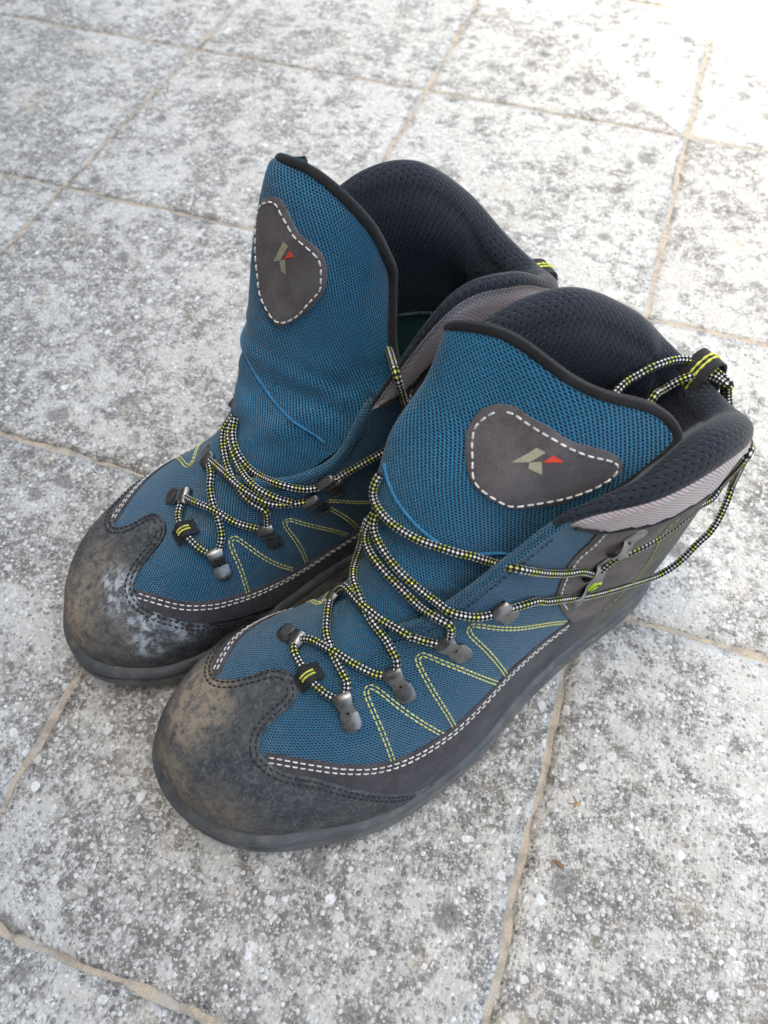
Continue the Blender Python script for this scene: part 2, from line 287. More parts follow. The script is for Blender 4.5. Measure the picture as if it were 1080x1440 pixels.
# ------------------------------------------------------------------ materials (all procedural)
class Mat:
    def __init__(s, name):
        s.m = bpy.data.materials.new(name); s.m.use_nodes = True; s.t = s.m.node_tree; s.t.nodes.clear()
        s.out = s.n('ShaderNodeOutputMaterial'); s.b = s.n('ShaderNodeBsdfPrincipled')
        s.t.links.new(s.b.outputs[0], s.out.inputs[0])
    def n(s, typ, ins=None, **at):
        k = s.t.nodes.new(typ)
        for a, v in at.items(): setattr(k, a, v)
        for i, v in (ins or {}).items(): s.set(k.inputs[i], v)
        return k
    def set(s, sock, v):
        if isinstance(v, bpy.types.NodeSocket): s.t.links.new(v, sock)
        elif isinstance(v, (tuple, list)) and len(v) == 3 and sock.type == 'RGBA': sock.default_value = (*v, 1)
        else: sock.default_value = v
    def p(s, **kw):
        for k, v in kw.items(): s.set(s.b.inputs[k.replace('_', ' ')], v)
        return s
    def math(s, op, a, b=0., c=0., clamp=False): return s.n('ShaderNodeMath', {0: a, 1: b, 2: c}, operation=op, use_clamp=clamp).outputs[0]
    def noise(s, vec, scale, detail=2, rough=.55, out=0, dist=0.): return s.n('ShaderNodeTexNoise', {'Vector': vec, 'Scale': scale, 'Detail': detail, 'Roughness': rough, 'Distortion': dist}).outputs[out]
    def voro(s, vec, scale, feature='F1', out=0, rand=1.): return s.n('ShaderNodeTexVoronoi', {'Vector': vec, 'Scale': scale, 'Randomness': rand}, feature=feature).outputs[out]
    def ramp(s, f, a, b, lo=0., hi=1.): return s.n('ShaderNodeMapRange', {0: f, 1: a, 2: b, 3: lo, 4: hi}, interpolation_type='SMOOTHSTEP').outputs[0]
    def mix(s, f, a, b, mode='MIX'):
        k = s.n('ShaderNodeMix', data_type='RGBA', blend_type=mode); s.set(k.inputs[0], f); s.set(k.inputs[6], a); s.set(k.inputs[7], b); return k.outputs[2]
    def bump(s, h, dist, strength=1., normal=None):
        k = s.n('ShaderNodeBump', {'Strength': strength, 'Distance': dist, 'Height': h})
        if normal: s.set(k.inputs['Normal'], normal)
        return k.outputs[0]
    def obj(s): return s.n('ShaderNodeTexCoord').outputs['Object']
    def uv(s): return s.n('ShaderNodeTexCoord').outputs['UV']
    def sep(s, v):
        k = s.n('ShaderNodeSeparateXYZ', {0: v}); return k.outputs
    def xyz(s, x, y, z=0.): return s.n('ShaderNodeCombineXYZ', {0: x, 1: y, 2: z}).outputs[0]
    def sphere(s, c, r, vec, soft=.5):
        """1 inside a ball of radius r round c, in object space"""
        d = s.n('ShaderNodeVectorMath', {0: vec, 1: c}, operation='DISTANCE').outputs['Value']
        return s.ramp(d, r*(1-soft), r*(1+soft), 1., 0.)

def knit(M, sx, sy, hole=(.20, .40), wob=.25, swap=False):
    """offset rows of small eyelets in millimetre uv space; 0 in the eyelets, 1 on the yarn"""
    uv = M.uv()
    wv = M.noise(uv, .06, 2); 
    x, y, _ = M.sep(uv)
    if swap: x, y = y, x
    x = M.math('MULTIPLY_ADD', wv, wob*4, x)
    y = M.math('MULTIPLY_ADD', M.noise(uv, .05, 2, out=0), wob*3, y)
    yy = M.math('DIVIDE', y, sy); row = M.math('FLOOR', yy)
    off = M.math('MULTIPLY', M.math('MODULO', M.math('ABSOLUTE', row), 2.), .5)
    xx = M.math('ADD', M.math('DIVIDE', x, sx), off)
    fx = M.math('SUBTRACT', M.math('FRACT', xx), .5); fy = M.math('SUBTRACT', M.math('FRACT', yy), .5)
    fx = M.math('MULTIPLY_ADD', fy, .35, fx)
    d = M.math('SQRT', M.math('ADD', M.math('MULTIPLY', fx, fx), M.math('MULTIPLY', fy, M.math('MULTIPLY', fy, .8))))
    return M.ramp(d, hole[0], hole[1])

def fabric(name, yarn, yarn2, dark, sx, sy, hole=(.18, .42), dust=None, bumpd=.0006, sheen=.3, swap=False):
    M = Mat(name); k = knit(M, sx, sy, hole, swap=swap); o = M.obj()
    fib = M.noise(o, 2600., 2); big = M.noise(o, 38., 4)
    c = M.mix(M.ramp(big, .3, .7), yarn, yarn2)
    c = M.mix(M.ramp(fib, .3, .75), c, tuple(min(1, v*1.5) for v in yarn))
    c = M.mix(k, dark, c)
    if dust:
        dm = M.math('MULTIPLY', M.ramp(M.noise(o, 55., 5, .65), .52, .72), dust[3]); c = M.mix(dm, c, dust[:3])
    h = M.math('MULTIPLY_ADD', fib, .25, k)
    crease = M.bump(M.noise(o, 45., 3, .5, dist=.6), .0016, .8)
    M.p(Base_Color=c, Roughness=.88, Specular_IOR_Level=.2, Sheen_Weight=sheen, Sheen_Roughness=.4, Normal=M.bump(h, bumpd, 1., crease))
    return M

def suede(name, col, col2, fuzz=.3, dust=0.):
    M = Mat(name); o = M.obj()
    f = M.noise(o, 1900., 4, .7); b = M.noise(o, 60., 5, .65)
    c = M.mix(M.ramp(b, .32, .7), col, col2); c = M.mix(M.math('MULTIPLY', M.ramp(f, .45, .75), .45), c, tuple(min(1, v*2.1) for v in col2))
    if dust: c = M.mix(M.math('MULTIPLY', M.ramp(M.noise(o, 90., 6, .7), .55, .75), dust), c, (.26, .2, .14))
    M.p(Base_Color=c, Roughness=.95, Specular_IOR_Level=.12, Sheen_Weight=fuzz, Sheen_Roughness=.5, Normal=M.bump(M.math('ADD', f, M.math('MULTIPLY', b, .7)), .0006, .9))
    return M

def plain(name, col, rough=.6, metal=0., spec=.4, var=.25, bump=.0):
    M = Mat(name); o = M.obj(); nz = M.noise(o, 700., 3)
    c = M.mix(M.ramp(nz, .3, .7), tuple(v*(1-var) for v in col), tuple(min(1, v*(1+var)) for v in col))
    M.p(Base_Color=c, Roughness=rough, Metallic=metal, Specular_IOR_Level=spec)
    if bump: M.p(Normal=M.bump(nz, bump, 1.))
    return M

def toe_leather(name, stain):
    """worn nubuck of the toe cap, with its own dust patches and (right boot) the dried paint"""
    M = Mat(name); o = M.obj()
    f = M.noise(o, 1500., 4, .7); mid = M.noise(o, 130., 6, .7); big = M.noise(o, 30., 5, .6)
    c = M.mix(M.ramp(mid, .3, .7), (.030, .037, .048), (.080, .086, .092))
    c = M.mix(M.math('MULTIPLY', M.ramp(M.noise(o, 420., 4, .75), .48, .68), .75), c, (.15, .153, .147))
    low = M.ramp(M.sep(o)[2], .062, .030)                              # dirt line above the sole
    dm = M.math('MULTIPLY', M.ramp(M.math('ADD', M.math('MULTIPLY', big, .8), M.math('MULTIPLY', mid, .45)), .62, .90), .50)
    dm = M.math('MAXIMUM', dm, M.math('MULTIPLY', M.math('MULTIPLY', low, M.ramp(M.noise(o, 60., 5, .7), .45, .70)), .55))
    for c0, r0, a in stain['dust']:
        dm = M.math('MAXIMUM', dm, M.math('MULTIPLY', M.math('MULTIPLY', M.sphere(c0, r0, o, .6), M.ramp(M.noise(o, 190., 6, .75), .30, .62)), a))
    c = M.mix(dm, c, M.mix(f, (.22, .17, .12), (.42, .35, .27)))
    rough = .72
    if stain['paint']:
        pm = None
        for c0, r0 in stain['paint']:
            q = M.math('MULTIPLY', M.sphere(c0, r0, o, .55), M.ramp(M.noise(o, 170., 7, .74, dist=.3), .43, .62)); pm = q if pm is None else M.math('MAXIMUM', pm, q)
        c = M.mix(M.math('MULTIPLY', pm, .85), c, (.52, .57, .64))
    for sc_, rot in (((900., 70., 90.), (0, 0, .5)), ((80., 1000., 90.), (.3, 0, .2)), ((1300., 45., 45.), (0, .4, -.6))):
        scr = M.ramp(M.noise(M.n('ShaderNodeMapping', {'Vector': o, 'Scale': sc_, 'Rotation': rot}).outputs[0], 1., 2), .66, .74)
        c = M.mix(M.math('MULTIPLY', scr, .38), c, (.30, .285, .26))
    M.p(Base_Color=c, Roughness=M.ramp(mid, .2, .8, .58, .82), Specular_IOR_Level=.25, Normal=M.bump(M.math('ADD', M.math('MULTIPLY', f, .5), M.math('MULTIPLY', mid, .9)), .0011, 1.))
    return M

def rubber_mat():
    M = Mat('sole_rubber'); o = M.obj(); a = M.noise(o, 70., 5, .7); f = M.noise(o, 900., 3)
    c = M.mix(M.ramp(a, .35, .7), (.055, .059, .066), (.11, .115, .122))
    z = M.sep(o)[2]; low = M.ramp(z, .020, .004)
    dm = M.math('MAXIMUM', M.math('MULTIPLY', M.ramp(M.noise(o, 45., 6, .7), .50, .72), .65), M.math('MULTIPLY', low, M.ramp(a, .3, .6, .3, .85)))
    c = M.mix(dm, c, M.mix(f, (.16, .13, .095), (.30, .25, .19)))
    M.p(Base_Color=c, Roughness=M.ramp(a, .3, .7, .34, .65), Specular_IOR_Level=.5, Normal=M.bump(M.math('ADD', a, f), .0004, .8))
    return M

def lace_mat():
    """round braided lace: dark braid with light and yellow-green diamonds (uv: mm along, 0..1 round)"""
    M = Mat('lace_braid'); u, v, _ = M.sep(M.uv())
    p = M.math('DIVIDE', u, 1.95); q = M.math('MULTIPLY', v, 6.)
    a = M.math('ADD', p, q); b = M.math('ADD', M.math('SUBTRACT', p, q), 100.)
    ia, ib = M.math('FLOOR', a), M.math('FLOOR', b)
    fa = M.math('ABSOLUTE', M.math('SUBTRACT', M.math('FRACT', a), .5)); fb = M.math('ABSOLUTE', M.math('SUBTRACT', M.math('FRACT', b), .5))
    ea = M.ramp(M.math('MAXIMUM', fa, fb), .30, .46, 1., 0.)
    par = M.math('MODULO', M.math('ABSOLUTE', ia), 2.)
    lit = M.math('MULTIPLY', M.math('SUBTRACT', 1., par), M.math('SUBTRACT', 1., M.math('MODULO', M.math('ABSOLUTE', ib), 2.)))
    lit = M.math('MAXIMUM', lit, M.math('MULTIPLY', par, M.math('MODULO', M.math('ABSOLUTE', ib), 2.)))
    yel = M.math('GREATER_THAN', M.math('MODULO', M.math('ABSOLUTE', ia), 6.), 3.5)
    fib = M.noise(M.obj(), 2200., 2)
    light = M.mix(yel, (.70, .70, .67), (.58, .64, .10))
    light = M.mix(M.math('MULTIPLY', M.ramp(M.noise(M.obj(), 120., 4), .45, .7), .35), light, (.22, .21, .18))
    c = M.mix(M.math('MULTIPLY', lit, ea), (.010, .011, .014), light)
    M.p(Base_Color=c, Roughness=.75, Specular_IOR_Level=.3, Normal=M.bump(M.math('MULTIPLY_ADD', fib, .3, ea), .0004, 1.))
    return M

def lining_mat(name, col, pit, sx=3.4, sy=2.7):
    M = Mat(name); k = knit(M, sx, sy, (.15, .24), wob=.12); o = M.obj(); f = M.noise(o, 2400., 2)
    c = M.mix(M.ramp(f, .3, .75), col, tuple(v*2.2 for v in col)); c = M.mix(k, pit, c)
    M.p(Base_Color=c, Roughness=.8, Specular_IOR_Level=.25, Sheen_Weight=.22, Sheen_Roughness=.3, Normal=M.bump(M.math('MULTIPLY_ADD', f, .2, k), .0008, 1.))
    return M

def webbing_mat():
    M = Mat('black_webbing'); u, v, _ = M.sep(M.uv()); r = M.math('SINE', M.math('MULTIPLY', u, 2*math.pi/1.1))
    M.p(Base_Color=M.mix(M.ramp(r, -.6, .8), (.006, .006, .007), (.035, .035, .038)), Roughness=.8, Normal=M.bump(r, .0003, 1.))
    return M

def metal_mat():
    M = Mat('gunmetal'); o = M.obj(); a = M.noise(o, 260., 5, .7)
    c = M.mix(M.ramp(a, .3, .7), (.17, .168, .165), (.24, .24, .245))
    M.p(Base_Color=c, Metallic=.92, Roughness=M.ramp(a, .3, .7, .24, .40))
    return M

def slab_mat():
    M = Mat('weathered_concrete'); pos = M.n('ShaderNodeNewGeometry').outputs['Position']
    wp = M.n('ShaderNodeVectorMath', {0: pos, 1: M.n('ShaderNodeVectorMath', {0: M.noise(pos, 260., 2, out=1), 'Scale': .0022}, operation='SCALE').outputs[0]}, operation='ADD').outputs[0]
    big = M.noise(pos, 5., 4, .6); mid = M.noise(pos, 24., 5, .68); fin = M.noise(pos, 140., 5, .75); grit = M.noise(pos, 1100., 3, .7)
    def V(sc, vec):
        k = M.n('ShaderNodeTexVoronoi', {'Vector': vec, 'Scale': sc}); return M.sep(k.outputs['Color']), k.outputs['Distance']
    v1, d1 = V(300., wp); v2, d2 = V(620., wp); vb, db = V(135., wp)
    # cement paste, darkened by weather in specks that gather in clumps
    rnd = M.n('ShaderNodeObjectInfo').outputs['Random']
    paste = M.mix(M.ramp(mid, .35, .68), (.53, .505, .465), (.72, .70, .66))
    paste = M.mix(M.math('MULTIPLY', rnd, .22), paste, (.40, .39, .37))
    dirt = M.ramp(M.math('ADD', M.math('MULTIPLY', fin, .75), M.math('MULTIPLY', M.noise(pos, 420., 4, .7), .55)), .575, .69)
    clump = M.math('ADD', M.math('MULTIPLY', mid, .62), M.math('ADD', M.math('MULTIPLY', big, .25), M.math('MULTIPLY', M.noise(pos, 75., 3, .6), .32)))
    shade_falloff = M.ramp(M.n('ShaderNodeVectorMath', {0: pos, 1: (.7705, .6374, 0.)}, operation='DOT_PRODUCT').outputs['Value'], -.72, .05, 1., 0.)   # denser dirt towards the wall side; the ground's light falloff painted into the colour
    clump = M.math('MULTIPLY_ADD', shade_falloff, .055, clump)
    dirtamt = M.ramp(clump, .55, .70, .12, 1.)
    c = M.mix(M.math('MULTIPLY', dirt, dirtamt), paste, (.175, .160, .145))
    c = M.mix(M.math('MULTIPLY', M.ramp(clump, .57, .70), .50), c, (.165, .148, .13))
    # grains of the aggregate
    g2 = M.math('MULTIPLY', M.ramp(v2[0], .52, .58), M.ramp(d2, .50, .36)); c = M.mix(M.math('MULTIPLY', g2, .6), c, M.mix(v2[1], (.50, .495, .485), (.74, .73, .71)))
    g2d = M.math('MULTIPLY', M.ramp(v2[0], .26, .20), M.ramp(d2, .52, .38)); c = M.mix(M.math('MULTIPLY', g2d, M.ramp(clump, .45, .65, .15, .75)), c, (.14, .137, .132))
    g1 = M.math('MULTIPLY', M.ramp(v1[0], .66, .70), M.ramp(d1, .46, .36)); c = M.mix(M.math('MULTIPLY', g1, .8), c, M.mix(v1[1], (.52, .52, .52), (.80, .79, .77)))
    g1d = M.math('MULTIPLY', M.ramp(v1[0], .16, .12), M.ramp(d1, .46, .34)); c = M.mix(M.math('MULTIPLY', g1d, .6), c, (.13, .13, .135))
    gb = M.math('MULTIPLY', M.ramp(vb[0], .90, .92), M.ramp(db, .40, .30)); c = M.mix(M.math('MULTIPLY', gb, .75), c, M.mix(vb[1], (.58, .56, .53), (.82, .82, .82)))
    # lichen and old stains, each with its own outline
    bv = M.n('ShaderNodeVectorMath', {0: pos, 1: M.n('ShaderNodeVectorMath', {0: M.noise(pos, 60., 2, out=1), 'Scale': .02}, operation='SCALE').outputs[0]}, operation='ADD').outputs[0]
    bsel, blot = V(26., bv)
    bm = M.math('MULTIPLY', M.math('MULTIPLY', M.ramp(M.math('MULTIPLY_ADD', fin, .35, blot), .40, .30), M.ramp(bsel[0], .30, .36)), M.ramp(grit, .3, .55, .45, .95))
    c = M.mix(M.math('MULTIPLY', bm, .85), c, M.mix(bsel[1], (.135, .125, .115), (.17, .165, .16)))
    och = M.math('MULTIPLY', M.ramp(M.noise(pos, 17., 5, .7), .57, .70), .40); c = M.mix(och, c, (.46, .39, .28))
    h = M.math('ADD', M.math('MULTIPLY', M.ramp(d1, .55, .0), .75), M.math('MULTIPLY', fin, 1.2))
    M.p(Base_Color=c, Roughness=.7, Specular_IOR_Level=.5, Normal=M.bump(h, .0011, 1.))
    return M

def sand_mat():
    M = Mat('jointing_sand'); pos = M.n('ShaderNodeNewGeometry').outputs['Position']
    f = M.noise(pos, 1300., 3, .7); m = M.noise(pos, 70., 5, .7)
    c = M.mix(M.ramp(f, .3, .7), (.42, .335, .25), (.64, .55, .44)); c = M.mix(M.math('MULTIPLY', M.ramp(m, .46, .58), .6), c, (.26, .245, .22)); c = M.mix(M.math('MULTIPLY', M.ramp(M.noise(pos, 25., 4), .5, .62), .5), c, (.50, .48, .45))
    M.p(Base_Color=c, Roughness=.95, Specular_IOR_Level=.2, Normal=M.bump(f, .0008, 1.))
    return M

MESH_BLUE = fabric('blue_mesh', (.022, .122, .222), (.030, .146, .256), (.0025, .008, .015), 1.9, 1.3, hole=(.20, .50), dust=(.20, .18, .15, .14))
TONGUE_BLUE = fabric('tongue_mesh', (.020, .145, .275), (.026, .170, .310), (.003, .010, .018), 1.85, 1.25, hole=(.20, .50))
PINK = fabric('collar_mesh', (.40, .335, .345), (.46, .39, .39), (.10, .075, .08), 1.7, 1.2, hole=(.16, .38), sheen=.4)
SUEDE_BLACK = suede('black_suede', (.036, .033, .039), (.072, .066, .075), .12, .35)
SUEDE_BROWN = suede('brown_suede', (.074, .058, .053), (.135, .110, .102), .15, .3)
SUEDE_PATCH = suede('patch_suede', (.066, .058, .063), (.118, .106, .112), .15)
HEEL = suede('heel_nubuck', (.060, .058, .048), (.125, .118, .095), .12, .3)
BINDING = suede('binding_tape', (.009, .009, .011), (.020, .020, .023), .12)
RUBBER = rubber_mat(); LACE = lace_mat(); METAL = metal_mat(); WEB = webbing_mat()
LINING = lining_mat('padded_lining', (.008, .0105, .0165), (.0012, .0012, .0015))
TEAL = lining_mat('teal_lining', (.012, .045, .048), (.003, .009, .010), 2.2, 1.6)
WHITE_T = plain('white_thread', (.60, .585, .56), .75, var=.28); YELLOW_T = plain('yellow_thread', (.56, .56, .10), .7, var=.15)
CHEVRON_T = plain('pale_yellow_thread', (.55, .54, .20), .75, var=.15)
YELLOW_DIM = plain('ochre_thread', (.42, .40, .13), .75, var=.2)
BLACK_T = plain('black_thread', (.018, .018, .02), .75); BLUE_T = plain('blue_piping', (.020, .13, .27), .7)
DARK = plain('dark_gap', (.006, .006, .007), .9); RIVET_G = plain('green_enamel', (.50, .66, .03), .35, var=.05)
LOGO_G = plain('khaki_print', (.30, .285, .20), .85, var=.1); LOGO_R = plain('red_print', (.62, .055, .03), .8, var=.08)
INSOLE = plain('insole_felt', (.02, .03, .032), .9)
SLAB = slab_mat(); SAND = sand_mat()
for nm in list(globals()):
    if isinstance(globals()[nm], Mat): globals()[nm] = globals()[nm].m
# ------------------------------------------------------------------ ground: square concrete slabs with sanded joints
SL, GAP = .28, .0040
pav = tag(empty('pavement'), kind='structure')
bed = mk('sand_bed', [(-6, -6, -.0007), (6, -6, -.0007), (6, 6, -.0007), (-6, 6, -.0007)], [(0, 1, 2, 3)], SAND, pav)
def slab_mesh(seed):
    r = np.random.default_rng(seed); n = 36; h = (SL-GAP)/2
    x = np.linspace(-h, h, n); X, Y = np.meshgrid(x, x, indexing='ij')
    ph = r.uniform(0, 6.28, 12)
    w = lambda t, k: .0008*np.sin(t*55+ph[k])+.0005*np.sin(t*140+ph[k+1])+.0004*np.sin(t*330+ph[k+2])
    Z = .0002*np.sin(X*40+ph[0])*np.sin(Y*33+ph[1])+.0001*r.standard_normal(X.shape)
    eX = np.clip((np.abs(X)/h-.985)/.015, 0, 1); eY = np.clip((np.abs(Y)/h-.985)/.015, 0, 1)
    X2 = X+np.sign(X)*(np.abs(X)/h > .999)*(w(Y, 0)+.0005*r.standard_normal(X.shape)); Y2 = Y+np.sign(Y)*(np.abs(Y)/h > .999)*(w(X, 3)+.0005*r.standard_normal(X.shape))
    Z = Z-.0003*np.maximum(eX, eY)
    V = np.stack([X2, Y2, Z], -1).reshape(-1, 3); F = grid_faces(n, n)
    ring = [i*n for i in range(n)]+[(n-1)*n+j for j in range(1, n)]+[i*n+n-1 for i in range(n-2, -1, -1)]+[j for j in range(n-2, 0, -1)]
    b = len(V); V = np.vstack([V, V[ring]-[0, 0, .03]]); m = len(ring)
    F += [(ring[i], ring[(i+1) % m], b+(i+1) % m, b+i)[::-1] for i in range(m)]
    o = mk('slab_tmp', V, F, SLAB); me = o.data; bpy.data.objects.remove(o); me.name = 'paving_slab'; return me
SLABS = [slab_mesh(s) for s in range(6)]
k = 0
for i in range(-8, 8):
    for j in range(-7, 9):
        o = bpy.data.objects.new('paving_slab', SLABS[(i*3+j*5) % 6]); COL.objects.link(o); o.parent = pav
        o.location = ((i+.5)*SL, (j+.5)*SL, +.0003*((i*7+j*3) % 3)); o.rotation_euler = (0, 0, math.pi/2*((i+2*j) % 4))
# ------------------------------------------------------------------ unseen dark wall, added to block light; shades all but the far corner
n2 = np.array([.7705, .6374]); L0 = np.array([.012, .234]); D = 1.2; H = D*math.tan(R(SUN_EL)); c = L0-n2*D; tdir = np.array([-n2[1], n2[0]])
pts = [c+tdir*7, c-tdir*7, c-tdir*7-n2*.25, c+tdir*7-n2*.25]
V = [(*p, -.05) for p in pts]+[(*p, H) for p in pts]
PL = plain('dark_shade_wall', (.09, .08, .07), .9, var=.06, bump=.001).m
wl = mk('added_shade_wall', V, [(0, 1, 5, 4)[::-1], (1, 2, 6, 5)[::-1], (2, 3, 7, 6)[::-1], (3, 0, 4, 7)[::-1], (4, 5, 6, 7)[::-1]], PL, smooth=False); tag(wl, kind='structure')
# ------------------------------------------------------------------ boot builder
class B: pass
def sg(s): s = np.asarray(s, float); return np.where(s < 0, 28+s, s)
def up_P(a, b): return surf(sg(a), b)
def up_N(a, b): return surf_n(sg(a), b)
def toe_spring(x): return .014*np.clip((x-.245)/.085, 0, 1)**2

def chart_patch(poly, fP, fN, sa, sb, h, seam=lambda p, q: False, step=.0016, inner=.0028, low=-.0006, round_=.55):
    """a flat-cut piece of material laid on a surface chart: poly in chart units, (sa, sb) metres per unit"""
    poly = [tuple(map(float, p)) for p in poly]; sc2 = np.array([sa, sb]); pts = []; sm = []
    for i, p in enumerate(poly):
        q = poly[(i+1) % len(poly)]; P = np.array(p); Q = np.array(q); s_ = seam(p, q)
        n = max(1, int(np.linalg.norm((Q-P)*sc2)/step))
        if s_: n = max(1, int(round(np.abs(Q-P).max()/.05)))
        for k in range(n): pts.append(P+(Q-P)*k/n); sm.append(s_)
    pts = np.array(pts)*sc2; n = len(pts)
    lo, hi = pts.min(0), pts.max(0)
    gx, gy = np.meshgrid(np.arange(lo[0], hi[0], inner), np.arange(lo[1], hi[1], inner), indexing='ij')
    g = np.stack([gx.ravel(), gy.ravel()], 1); a, b = pts, np.roll(pts, -1, 0)
    ins = np.zeros(len(g), bool); dmin = np.full(len(g), 1e9)
    for i in range(n):
        (x1, y1), (x2, y2) = a[i], b[i]
        c = (y1 > g[:, 1]) != (y2 > g[:, 1])
        with np.errstate(divide='ignore', invalid='ignore'): xi = (x2-x1)*(g[:, 1]-y1)/(y2-y1)+x1
        ins ^= c & (g[:, 0] < xi)
        e = b[i]-a[i]; tt = np.clip(((g-a[i])@e)/max(e@e, 1e-18), 0, 1); dmin = np.minimum(dmin, np.linalg.norm(g-(a[i]+tt[:, None]*e), axis=1))
    g = g[ins & (dmin > .55*step)]
    allp = np.vstack([pts, g])
    r = delaunay_2d_cdt([Vector(p) for p in allp], [], [list(range(n))], 1, 1e-9)
    vc = np.array([tuple(v) for v in r[0]]); F = [tuple(f) for f in r[2]]; orig = r[3]
    ch = vc/sc2; P0 = fP(ch[:, 0], np.clip(ch[:, 1], 0, 1)); N0 = fN(ch[:, 0], np.clip(ch[:, 1], 0, 1))
    isb = np.zeros(len(vc), bool); idx = {}
    for k, o in enumerate(orig):
        for j in o:
            if j < n: idx[j] = k; isb[k] = True
    seamv = set()
    for i in range(n):
        if sm[i]: seamv.add(i); seamv.add((i+1) % n)
    hh = np.full(len(vc), h)
    for i in range(n):
        if i not in seamv and i in idx: hh[idx[i]] = h*round_
    V = P0+N0*hh[:, None]; uv = vc*1000
    tri = np.array(F)
    # orientation: face normals along N0
    f0 = F[len(F)//2]; fn = np.cross(V[f0[1]]-V[f0[0]], V[f0[2]]-V[f0[0]])
    if fn@N0[f0[0]] < 0: F = [f[::-1] for f in F]
    base = len(V); low_i = {}; Vx = []; ux = []
    def lowv(k):
        if k not in low_i:
            low_i[k] = (base+len(Vx), base+len(Vx)+1); Vx.append(V[k]); Vx.append(P0[k]+N0[k]*low); ux.extend([uv[k], uv[k]])
        return low_i[k]
    for i in range(n):
        j = (i+1) % n
        if sm[i] or i not in idx or j not in idx: continue
        (t1, l1), (t2, l2) = lowv(idx[i]), lowv(idx[j]); F.append((t1, l1, l2, t2))
    if Vx: V = np.vstack([V, Vx]); uv = np.vstack([uv, ux])
    return V, F, uv

def join(parts):
    V, F, U, o = [], [], [], 0
    for v, f, u in parts: V.append(v); U.append(u); F += [tuple(i+o for i in q) for q in f]; o += len(v)
    return np.vstack(V), F, np.vstack(U)

def weld(ob, d=.0005):
    import bmesh
    bm = bmesh.new(); bm.from_mesh(ob.data); bmesh.ops.remove_doubles(bm, verts=bm.verts, dist=d); bm.to_mesh(ob.data); bm.free()

def curve2(pts, n=8): return smooth_path(np.array(pts, float), n)

def stitch_row(chart_pts, fP, fN, h, length=.0026, gap=.0010, r=.00038, side=0., smooth=True, jit=.12):
    """a row of single thread stitches along a chart curve; returns (V, F, uv). side = metres to the side of the curve"""
    c = curve2(chart_pts, 10) if smooth else np.array(chart_pts, float)
    P = fP(c[:, 0], np.clip(c[:, 1], 0, 1)); N = fN(c[:, 0], np.clip(c[:, 1], 0, 1))
    if side:
        T = np.gradient(P, axis=0); T /= np.linalg.norm(T, axis=1, keepdims=True); P = P+np.cross(N, T)*side
    d = np.r_[0, np.cumsum(np.linalg.norm(np.diff(P, axis=0), axis=1))]
    at = lambda A, x: np.stack([np.interp(x, d, A[:, k]) for k in range(3)], -1)
    V, F, x = [], [], gap
    while x+length < d[-1]:
        L = length*(1+jit*(random.random()-.5)); a, m, b = at(P, x), at(P, x+L/2), at(P, x+L); nn = at(N, x+L/2); nn /= np.linalg.norm(nn)
        t = b-a; t /= max(np.linalg.norm(t), 1e-9); s_ = np.cross(nn, t)
        tw = (random.random()-.5)*.00025
        for q, (c0, ww, hh) in enumerate(((a-s_*tw, .45, .1), (a*.75+m*.25, 1., .9), (m, 1.05, 1.2), (b*.75+m*.25, 1., .9), (b+s_*tw, .45, .1))):
            c1 = c0+nn*(h+r*hh)
            V += [c1-s_*r*ww-nn*r*.6, c1-s_*r*ww*.7+nn*r*.5, c1+s_*r*ww*.7+nn*r*.5, c1+s_*r*ww-nn*r*.6]
        o = len(V)-20
        for q in range(4):
            for k in range(3): F.append((o+q*4+k, o+q*4+k+1, o+q*4+4+k+1, o+q*4+4+k)[::-1])
        x += L+gap
    V = np.array(V) if V else np.zeros((0, 3))
    return V, F, V[:, :2]*1000

CAP = [(5.1,.0),(4.55,.12),(4.1,.262),(3.69,.375),(3.19,.503),(2.665,.587),(2.354,.663),(2.17,.739),(2.24,.815),(2.544,.860),(2.945,.884),(3.22,.910),(3.33,.955),(3.345,1.0)]
CAPM = [(5.1,.0),(4.55,.11),(4.0,.235),(3.6,.33),(3.19,.440),(2.695,.548),(2.350,.635),(2.192,.730),(2.323,.815),(2.675,.870),(3.05,.905),(3.27,.94),(3.335,.97),(3.345,1.0)]
RAND_L = [(2.331,.715),(2.586,.686),(3.155,.606),(3.656,.527),(4.159,.459),(4.628,.416),(5.048,.396),(5.513,.392),(6.141,.404),(6.824,.390),(7.703,.343),(8.663,.285),(9.6,.27)]
RAND_M = [(2.36,.690),(2.60,.655),(3.06,.582),(3.70,.455),(4.28,.345),(4.82,.255),(5.5,.205),(6.2,.195),(6.9,.20),(7.703,.22),(8.663,.25),(9.6,.27)]
VEE_L = [[(4.365,.420),(4.444,.582),(4.545,.745),(4.66,.785),(4.800,.756),(5.003,.599),(5.297,.385)], [(5.522,.385),(5.572,.615),(5.665,.800),(5.76,.838),(5.879,.821),(6.226,.650),(6.589,.390)], [(6.808,.379),(6.789,.642),(6.745,.795),(6.84,.83),(6.978,.800),(7.567,.565),(8.50,.300)]]
VEE_M = [[(4.60,.27),(4.68,.45),(4.73,.595),(4.82,.625),(4.93,.591),(5.2,.38),(5.5,.215)], [(5.77,.21),(5.84,.42),(5.89,.625),(6.0,.668),(6.129,.645),(6.45,.45),(6.80,.21)], [(7.05,.22),(7.0,.45),(6.97,.64),(7.07,.68),(7.2,.66),(7.7,.45),(8.4,.27)]]
ANKLE = [(9.406,.885),(9.224,.795),(8.892,.715),(8.416,.565),(8.44,.42),(8.65,.25),(9.6,.15),(10.7,.2),(10.9,.5),(10.85,.80),(10.2,.828),(9.72,.865)]
COUNTER = [(9.0,0),(9.5,.20),(10.05,.285),(10.33,.45),(10.3,.70),(10.6,.77),(12,.735),(14,.70)]
